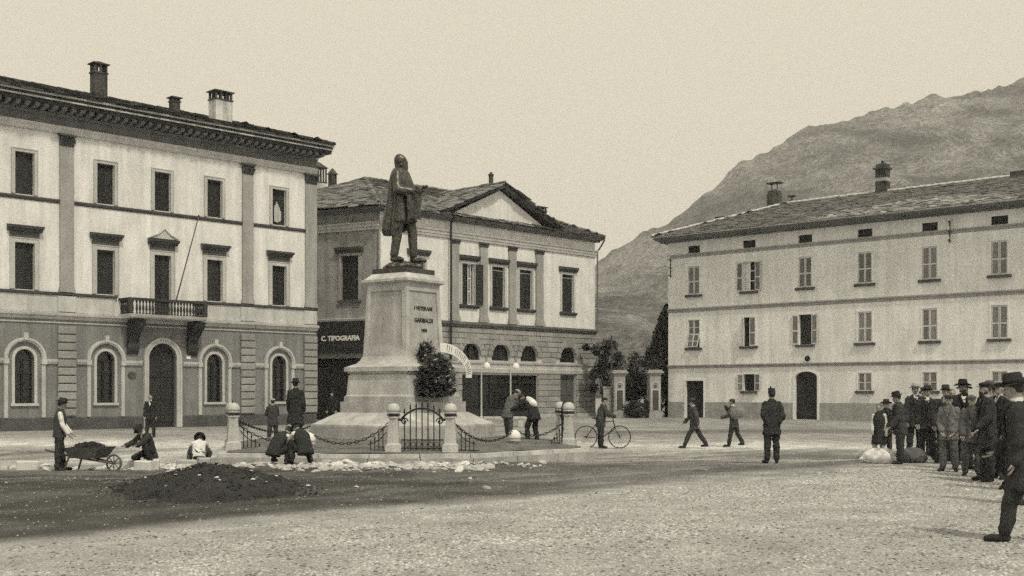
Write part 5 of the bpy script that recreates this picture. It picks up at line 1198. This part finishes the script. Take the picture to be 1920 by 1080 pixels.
# ------------------------------------------------------------------ street things behind
def lamp(x, y, label):
    g = thing('street_lamp', label, 'street lamp', (x, y, float(gz(x, y))), 0, 'street lamps before the pedimented house')
    MB().lathe([(.09, 0), (.09, .25), (.055, .3), (.045, 1.2), (.04, 3.1), (.03, 3.25)], n=10).build('post', M_para, g)
    MB().tube([(0, 0, 3.2), (.03, 0, 3.45), (.16, 0, 3.52), (.26, 0, 3.4)], .018, 6).build('bracket', M_para, g)
    MB().lathe([(.20, 0), (.215, .04), (.2, .16), (.14, .27), (.06, .33), (.005, .34)], (.30, 0, 2.98), 14).build('lamp_shade', M_white_paint, g, True)
lamp(-1.72, 66.0, 'pale street lamp post nearest the pedestal'); lamp(-.08, 67.0, 'pale street lamp post behind the stooping men')
def pier(x, y, rz, label):
    g = thing('gate_pier', label, 'gate pier', (x, y, 0), rz, 'garden gate piers')
    MB().box(-.42, .42, -.42, .42, 0, .35).box(-.36, .36, -.36, .36, .35, 2.75).build('shaft', M_pil, g)
    MB().box(-.40, .40, -.40, .40, 2.75, 2.85).box(-.52, .52, -.52, .52, 2.85, 2.96).box(-.44, .44, -.44, .44, 2.96, 3.06).build('cap', M_pil, g)
    f = MB(); arch_ring(f, 0, 2.05, .2, .29, -.40, -.362, .5); f.box(-.2, .2, -.395, -.362, 1.75, 1.83); f.build('panel_frame', M_trim, g)
    MB().box(-.2, .2, -.375, -.361, .5, 1.75).build('panel', M_plinth, g); MB().box(-.09, .09, -.39, -.361, 1.95, 2.1).build('niche', M_plinth, g)
pier(6.85, 75.5, R(8), 'pale gate pier beside the pedimented house, behind the cyclist'); pier(9.05, 74.8, R(8), 'pale gate pier close to the long house corner')
wl_ = MB().box(7.25, 8.65, 75.0, 75.3, 0, .8).build('garden_wall', M_rplinth); tag(wl_, 'low wall between the two garden gate piers', 'wall')
wl2 = MB().box(5.9, 6.4, 75.6, 75.9, 0, 1.9).box(5.85, 6.45, 75.55, 75.95, 1.9, 2.0).build('garden_wall', M_pil); tag(wl2, 'short wall joining the pedimented house to its gate pier', 'wall')
tp = thing('telegraph_pole', 'thin dark pole standing behind the gate pier', 'pole', (6.6, 77.8, 0)); MB().tube([(0, 0, 0), (0, 0, 5.4)], [.09, .06], 8).build('shaft', M_bark, tp)
M_leaf3 = mat('pale_foliage', 0.12, rough=0.6, var=0.35, scale=3, finevar=0.2, bump=0, tint=COOL)
def crown(n, fn, L0, L1, seed, up=0.0):
    q = random.Random(seed); b = MB()
    for i in range(n):
        p = Vector(fn(q)); d = Vector((q.gauss(0, 1), q.gauss(0, 1), q.gauss(0, 1) + up)).normalized(); e = d.orthogonal().normalized()
        e = (e * math.cos(q.uniform(0, 6.28)) + d.cross(e) * math.sin(q.uniform(0, 6.28))); L = q.uniform(L0, L1)
        b.add([p - d * L, p + e * L * .4, p + d * L, p - e * L * .4], [(0, 1, 2, 3)], 1 if math.sin(p.x * 5.1 + 2 * p.z) + math.sin(p.z * 3.7 - 4 * p.y) + q.gauss(0, .5) > .7 else 0)
    return b
def clumps(q_, n, fn): return [fn(q_) for _ in range(n)]
def plant(name, label, cat, x, y, h, r_, n, seed, m, kind='bush', group=None):
    g = thing(name, label, cat, (x, y, 0), 0, group); q = random.Random(seed)
    if kind == 'cypress':
        a0 = [0.3]
        def fn(q):
            t = q.random() ** .8; z = .3 + (h - .3) * t; rad = r_ * min(1.0, 1.5 * (1 - t) ** .62) * (1 - .10 * math.sin(9 * t + 2 * a0[0])); a = q.uniform(0, 6.28); k = math.sqrt(q.uniform(.35, 1)) * q.uniform(.8, 1.08)
            return (rad * k * math.cos(a), rad * k * math.sin(a), z)
        crown(n, fn, .07, .18, seed, 1.6).build('crown', (m, M_leaf2), g)
    else:
        cs = [(q.gauss(0, r_ * .48), q.gauss(0, r_ * .4), (.25 if kind == 'bush' else .45) * h + abs(q.random()) * h * (.62 if kind == 'bush' else .45), q.uniform(.22, .42) * r_) for _ in range(26)]
        def fn(q):
            c = cs[q.randrange(26)]; d = Vector((q.gauss(0, 1), q.gauss(0, 1), q.gauss(0, 1))).normalized() * c[3] * q.random() ** .4; return (c[0] + d.x, c[1] + d.y, max(.05, min(h, c[2] + d.z)))
        b = crown(n, fn, .06, .15, seed)
        b.build('crown', (m, M_leaf3), g)
    t = MB().tube([(0, 0, 0), (.05, .02, h * .3), (-.03, 0, h * .62)], [.05 + .02 * h, .04 + .012 * h, .03], 8)
    for k in range(7):
        a = q.uniform(0, 6.28); t.tube([(0, 0, h * (.18 + .05 * k)), (.3 * r_ * math.cos(a), .3 * r_ * math.sin(a), h * (.32 + .05 * k)), (.55 * r_ * math.cos(a), .55 * r_ * math.sin(a), h * (.5 + .05 * k))], [.05, .035, .015], 5)
    t.build('trunk', M_bark, g); return g
plant('cypress_tree', 'tall dark pointed evergreen against the corner of the long house', 'tree', 10.45, 79.0, 7.5, 1.5, 11000, 51, M_leaf, 'cypress')
plant('garden_tree', 'slender dark tree growing against the end of the pedimented house', 'tree', 6.1, 78.5, 5.7, 1.0, 5200, 52, M_leaf, 'tree')
plant('garden_shrub', 'big rounded shrub between the two gate piers', 'shrub', 8.2, 78.4, 4.6, 1.9, 8000, 53, M_leaf)
plant('garden_shrub', 'low dark shrub behind the pier by the pedimented house', 'shrub', 7.0, 79.5, 4.0, 1.5, 5000, 54, M_leaf)
plant('garden_shrub', 'dark shrub filling the corner beside the long house', 'shrub', 9.5, 77.2, 4.2, 1.4, 6000, 55, M_leaf)
plant('garden_shrub', 'small shrub at the foot of the low garden wall', 'shrub', 7.9, 74.3, 1.1, .8, 2200, 56, M_leaf)
bn = thing('stone_bench', 'low pale stone bench in front of the shopfront', 'bench', (-.35, 56.0, 0.0), R(4))
MB().box(-1.0, 1.0, -.22, .22, .38, .48).build('seat', M_para, bn)
for s in (-.75, .75): MB().box(s - .12, s + .12, -.18, .18, 0, .38).build('leg', M_para, bn)

# bicycle
bi = thing('bicycle', 'black bicycle standing on the pale track before the garden gate', 'bicycle', (3.02, 39.0, float(gz(3.02, 39.0))), R(4), None, (1.06,) * 3)
wm = MB().tube([(.345 * math.cos(2 * math.pi * i / 28), 0, .345 * math.sin(2 * math.pi * i / 28)) for i in range(29)], .016, 6).mesh('wheel', (M_iron,), True)
sm = MB()
for k in range(9): a = math.pi * k / 9; sm.tube([(.34 * math.cos(a), .01, .34 * math.sin(a)), (-.34 * math.cos(a), -.01, -.34 * math.sin(a))], .0035, 4)
sm.tube([(0, -.05, 0), (0, .05, 0)], .025, 8); sm = sm.mesh('spokes', (M_iron,))
for x in (-.53, .53): w_ = obj('wheel', wm, bi, (x, 0, .36)); obj('spokes', sm, w_)
BBk, ST, HT, HBt = (-.08, 0, .31), (-.2, 0, .80), (.33, 0, .86), (.39, 0, .62)
MB().tube([BBk, ST], .016, 6).tube([ST, HT], .016, 6).tube([BBk, HBt], .017, 6).tube([HT, HBt], .018, 6).tube([BBk, (-.53, .03, .36)], .011, 6).tube([BBk, (-.53, -.03, .36)], .011, 6).tube([ST, (-.53, .03, .36)], .01, 6).tube([ST, (-.53, -.03, .36)], .01, 6).build('frame', M_iron, bi)
MB().tube([HBt, (.53, .05, .36)], .013, 6).tube([HBt, (.53, -.05, .36)], .013, 6).build('fork', M_iron, bi)
MB().tube([HT, (.31, 0, 1.0)], .014, 6).tube([(.12, -.25, .98), (.26, -.2, 1.03), (.34, 0, 1.0), (.26, .2, 1.03), (.12, .25, .98)], .012, 6).build('handlebar', M_iron, bi)
MB().tube([ST, (-.22, 0, .92)], .013, 6).ellipsoid((-.22, 0, .95), .14, .08, .03).build('saddle', M_iron, bi)
MB().tube([(-.08, -.08, .31), (-.08, .08, .31)], .012, 6).tube([(-.08, .08, .31), (.02, .08, .17)], .01, 5).tube([(-.08, -.08, .31), (-.18, -.08, .45)], .01, 5).box(-.03, .07, .06, .14, .155, .175).box(-.23, -.13, -.14, -.06, .44, .46).build('pedals', M_iron, bi)

# ------------------------------------------------------------------ people
WK = dict(hl=22, kl=6, hr=-22, kr=14, sl=-18, sr=18, el=18, er=20)
fig('worker in white shirt and dark felt hat standing at the wheelbarrow handles', -10.8, 28.0, -72, 1.68, dict(lean=3, sl=16, sr=12, el=22, er=20, hl=6, hr=-3, hp=6), dict(vest=.05, jacket=None, shirt=.75, trousers=.035, hat='felt', hatv=.03, beard=1))
fig('worker crouching in dark jacket and hat beside the barrow, digging', -9.25, 30.0, 150, 1.62, dict(lean=28, hl=112, kl=138, hr=70, kr=128, sl=52, sr=48, el=22, er=26, hp=15, ab=14), dict(jacket=.035, trousers=.03, hat='felt', shirt=.5))
fig('worker bent low in a white shirt and wide hat, seen from behind', -8.25, 30.9, 12, 1.66, dict(lean=52, hl=118, kl=142, hr=108, kr=136, sl=40, sr=40, el=10, er=10, al=22, ar=22, hp=-26, ab=16), dict(jacket=None, shirt=.72, trousers=.05, hat='broad', hatv=.03))
fig('crouching worker with dark waistcoat and pale sleeve on the palazzo side', -5.3, 26.1, -32, 1.62, dict(lean=44, hl=118, kl=140, hr=104, kr=138, sl=48, sr=55, el=12, er=8, hp=6, ab=12), dict(vest=.03, jacket=None, shirt=.72, trousers=.03, hat='straw', hatv=.45))
fig('crouching worker with dark hat facing the first over the loose stones', -4.58, 26.0, 34, 1.66, dict(lean=40, hl=116, kl=138, hr=100, kr=134, sl=50, sr=46, el=12, er=14, hp=12, ab=12), dict(vest=.028, jacket=None, shirt=.72, trousers=.028, hat='felt', hatv=.025))
fig('man in dark suit and white collar standing in the palazzo doorway', -13.75, 44.6, 192, 1.60, dict(sl=-6, sr=6), dict(jacket=.025, trousers=.025, hat=None, shirt=.8, beard=1))
fig('boy in a pale peaked cap and dark jacket beyond the chain', -7.75, 38.0, 20, 1.46, dict(sl=30, sr=24, el=62, er=60, il=.5, ir=.5, hy=14), dict(jacket=.045, trousers=.04, hat='cap', hatv=.4, shirt=.3), z=-.05)
fig('tall man in long dark coat and hat standing by the monument, back turned', -5.72, 31.0, -8, 1.66, dict(sl=8, sr=2, er=30, ir=.2), dict(jacket=.028, trousers=.03, hat='felt', hatv=.025, hem=-.42, shirt=0), z=.28)
fig('dark figure in a hat standing in the shade below the sign', -8.05, 52.5, 170, 1.66, dict(), dict(jacket=.02, trousers=.02, hat='felt', hatv=.02, shirt=.08), z=.0)
fig('stooping man in pale cap and grey clothes on the pedestal side', -.12, 34.6, -50, 1.6, dict(lean=28, sl=40, sr=34, el=30, er=35, hl=8, hp=8), dict(jacket=.14, trousers=.09, hat='cap', hatv=.45, shirt=0), z=.2)
fig('stooping man in dark clothes with a pale bundle on his back', .62, 33.0, 48, 1.58, dict(lean=40, sl=46, sr=50, el=30, er=30, hl=24, kl=30, hr=8, kr=18, hp=10), dict(jacket=.03, trousers=.025, hat='cap', hatv=.04, shirt=0), z=.2)
sk = MB().ellipsoid((0, 0, 0), .12, .22, .09, Matrix.Rotation(R(35), 3, 'X')); sk = grown(sk, 'cloth_bundle', cloth(.75), None, .016, .03, .08); sk.location = (.55, 33.05, 1.38); sk.rotation_euler = (0, 0, R(48)); tag(sk, 'pale cloth bundle lying on the stooping man\'s back', 'bundle')
fig('cyclist in dark clothes standing astride the black bicycle', 2.95, 39.0, -86, 1.68, dict(sl=36, sr=36, el=34, er=34, lean=8, ab=8), dict(jacket=.05, trousers=.03, hat='cap', hatv=.04, shirt=.2))
fig('walking man in dark clothes passing the house door in mid stride', 6.1, 39.2, 82, 1.68, dict(hl=28, kl=6, hr=-26, kr=8, sl=-22, sr=24, el=14, er=20, lean=5), dict(jacket=.07, trousers=.035, hat='felt', hatv=.05))
fig('walking man with a round bundle held against his shoulder', 7.55, 39.9, 60, 1.62, dict(hl=12, kl=4, hr=-12, kr=18, sl=28, sr=60, el=40, er=95, ir=.3, lean=4), dict(jacket=.06, trousers=.03, hat='cap', hatv=.05))
sk = grown(MB().ellipsoid((0, 0, 0), .26, .18, .24), 'cloth_bundle', cloth(.22), None, .018, .04, .1); sk.location = (7.6, 39.62, .98); tag(sk, 'greyish round bundle carried by the walking man in the cap', 'bundle')
fig('officer in dark uniform and kepi standing with hands behind his back', 6.09, 27.5, 4, 1.70, dict(sl=-20, sr=-20, el=26, er=26, il=.75, ir=.75, al=15, ar=15, ab=2), dict(jacket=.03, trousers=.03, hat='kepi', hatv=.03, hem=-.24, shirt=0))
G = 'onlookers at the edge of the square'
fig('small barefoot boy in dark smock with pale shirt sleeves', 8.85, 28.3, 165, 1.34, dict(sl=4, sr=8, el=20, er=25, hy=-10), dict(vest=.03, shirt=.55, trousers=.5, hat=None, shoes=None, apron=.42), group=G)
fig('youth in broad dark hat standing behind the small boy', 10.2, 32.0, 200, 1.52, dict(sl=6), dict(jacket=.03, trousers=.035, hat='broad', hatv=.03, shirt=0), group=G)
fig('man in round dark hat seen from the side in front of the sacks', 8.9, 26.9, 80, 1.60, dict(lean=4, sl=10, sr=14, el=30, er=25, hp=8, ab=2), dict(jacket=.045, trousers=.035, hat='felt', hatv=.025, shirt=0), group=G)
fig('man in a pale banded straw hat at the back of the onlookers', 10.1, 29.4, 172, 1.80, dict(), dict(jacket=.04, trousers=.04, hat='straw', hatv=.4, beard=1), group=G)
fig('man in black hat with white collar behind the light jacketed onlooker', 10.12, 28.6, 160, 1.74, dict(hy=20), dict(jacket=.035, trousers=.035, hat='felt', hatv=.03, shirt=.7), group=G)
fig('bareheaded dark haired man among the onlookers, pale shirt front', 10.5, 28.0, 190, 1.70, dict(hy=-20), dict(jacket=.03, trousers=.03, hat=None, shirt=.75, beard=1), group=G)
fig('youth in light grey jacket with pocketed hands, back of the small crowd', 9.05, 24.3, 150, 1.56, dict(sl=2, sr=2, el=28, er=28, il=.45, ir=.45, hy=10), dict(jacket=.17, trousers=.12, hat='cap', hatv=.04, shirt=.2), group=G)
fig('big bearded man in broad black hat and white shirt front', 9.6, 25.0, 176, 1.84, dict(), dict(jacket=.03, trousers=.035, hat='broad', hatv=.022, shirt=.8, beard=2), group=G)
fig('youth in loose grey jacket standing before the bearded man', 9.05, 23.1, 168, 1.55, dict(sl=10, sr=6, el=36, er=20, il=.4), dict(jacket=.10, trousers=.06, hat='cap', hatv=.12, shirt=0, skirt=0), group=G)
fig('pipe smoking man in peaked cap and dark coat, in profile', 8.75, 21.6, 92, 1.80, dict(sl=12, sr=4, el=30, er=20, lean=2), dict(jacket=.035, trousers=.035, hat='cap', hatv=.03, hem=-.34, shirt=.3, beard=2), group=G)
fig('man in dark cap just behind the pipe smoker', 9.25, 22.2, 110, 1.80, dict(), dict(jacket=.03, trousers=.03, hat='cap', hatv=.035, shirt=.5), group=G)
fig('man in black felt hat at the edge of the picture beyond the striding man', 8.45, 19.6, 100, 1.82, dict(), dict(jacket=.03, trousers=.035, hat='felt', hatv=.03, shirt=.5), group=G)
fig('bareheaded man in grey coat pressed behind the pipe smoker', 8.85, 20.5, 70, 1.76, dict(hp=6), dict(jacket=.06, trousers=.05, hat=None, shirt=.4), group=G)
fig('thin man in narrow dark hat behind the youth in the light jacket', 10.05, 27.2, 150, 1.74, dict(hy=15), dict(jacket=.05, trousers=.05, hat='felt', hatv=.04, shirt=.3), group=G)
fig('moustached man in flat cap behind the straw hatted man', 10.75, 30.6, 190, 1.78, dict(), dict(jacket=.045, trousers=.05, hat='cap', hatv=.05, shirt=.4, beard=1), group=G)
fig('man in grey felt hat half hidden beside the bearded man', 9.85, 24.2, 165, 1.80, dict(hy=-15), dict(jacket=.06, trousers=.05, hat='felt', hatv=.09, shirt=.3, beard=1), group=G)
fig('young man in dark cap in the gap behind the pipe smoker', 9.6, 23.2, 120, 1.74, dict(), dict(jacket=.045, trousers=.045, hat='cap', hatv=.03, shirt=.2), group=G)
fig('old bearded man in dark hat near the picture edge', 8.95, 20.7, 130, 1.78, dict(hp=5), dict(jacket=.05, trousers=.045, hat='felt', hatv=.035, shirt=.2, beard=2, hair=.3), group=G)
fig('man in long dark coat by the edge, just behind the striding man', 7.5, 17.2, 95, 1.78, dict(sr=10), dict(jacket=.04, trousers=.04, hat='felt', hatv=.03, hem=-.4, shirt=.3), group=G)
fig('stout man in broad hat in the back row behind the youths', 10.25, 26.6, 185, 1.78, dict(), dict(jacket=.04, trousers=.04, hat='broad', hatv=.03, shirt=.2, beard=2), group=G)
fig('man in dark coat with pale collar striding in close by', 5.62, 12.9, 58, 1.80, dict(hl=13, kl=4, hr=-12, kr=10, sl=-8, sr=14, el=18, er=35, lean=6, ab=4), dict(jacket=.035, trousers=.035, hat='felt', hatv=.03, hem=-.36, shirt=.6, beard=1), group=G)
def sack(x, y, sx, sy, sz, v, label):
    b = MB().ellipsoid((0, 0, sz * .42), sx, sy, sz * .55); b.ellipsoid((sx * .5, 0, sz * .35), sx * .55, sy * .8, sz * .45); b.capsule((-sx * .8, 0, sz * .3), sy * .3, (-sx * 1.15, 0, sz * .25), sy * .12)
    o = grown(b, 'sack', cloth(v), None, .02, .05, .12, 3); o.location = (x, y, 0.0); tag(o, label, 'sack', 'sacks on the ground by the onlookers')
sack(8.55, 27.2, .42, .26, .36, .72, 'white sack on the ground between the boy and the side-on man'); sack(8.75, 28.9, .24, .2, .26, .7, 'small white sack lying at the boy\'s feet')
sack(9.35, 27.4, .32, .26, .36, .13, 'dark sack on the ground behind the side-on man')
settle()

# ------------------------------------------------------------------ air
hz = MB().box(-2600, 2600, -700, 3900, -2.5, 520).build('haze', None)
hz.data.materials.clear(); hm_ = bpy.data.materials.new('haze_air'); hm_.use_nodes = True; nt = hm_.node_tree; nt.nodes.clear()
ho = nt.nodes.new('ShaderNodeOutputMaterial'); pvn = nt.nodes.new('ShaderNodeVolumePrincipled'); pvn.inputs['Color'].default_value = (0.95, 0.95, 0.95, 1); pvn.inputs['Density'].default_value = 0.000266
nt.links.new(pvn.outputs[0], ho.inputs['Volume']); hz.data.materials.append(hm_); tag(hz, kind='stuff')
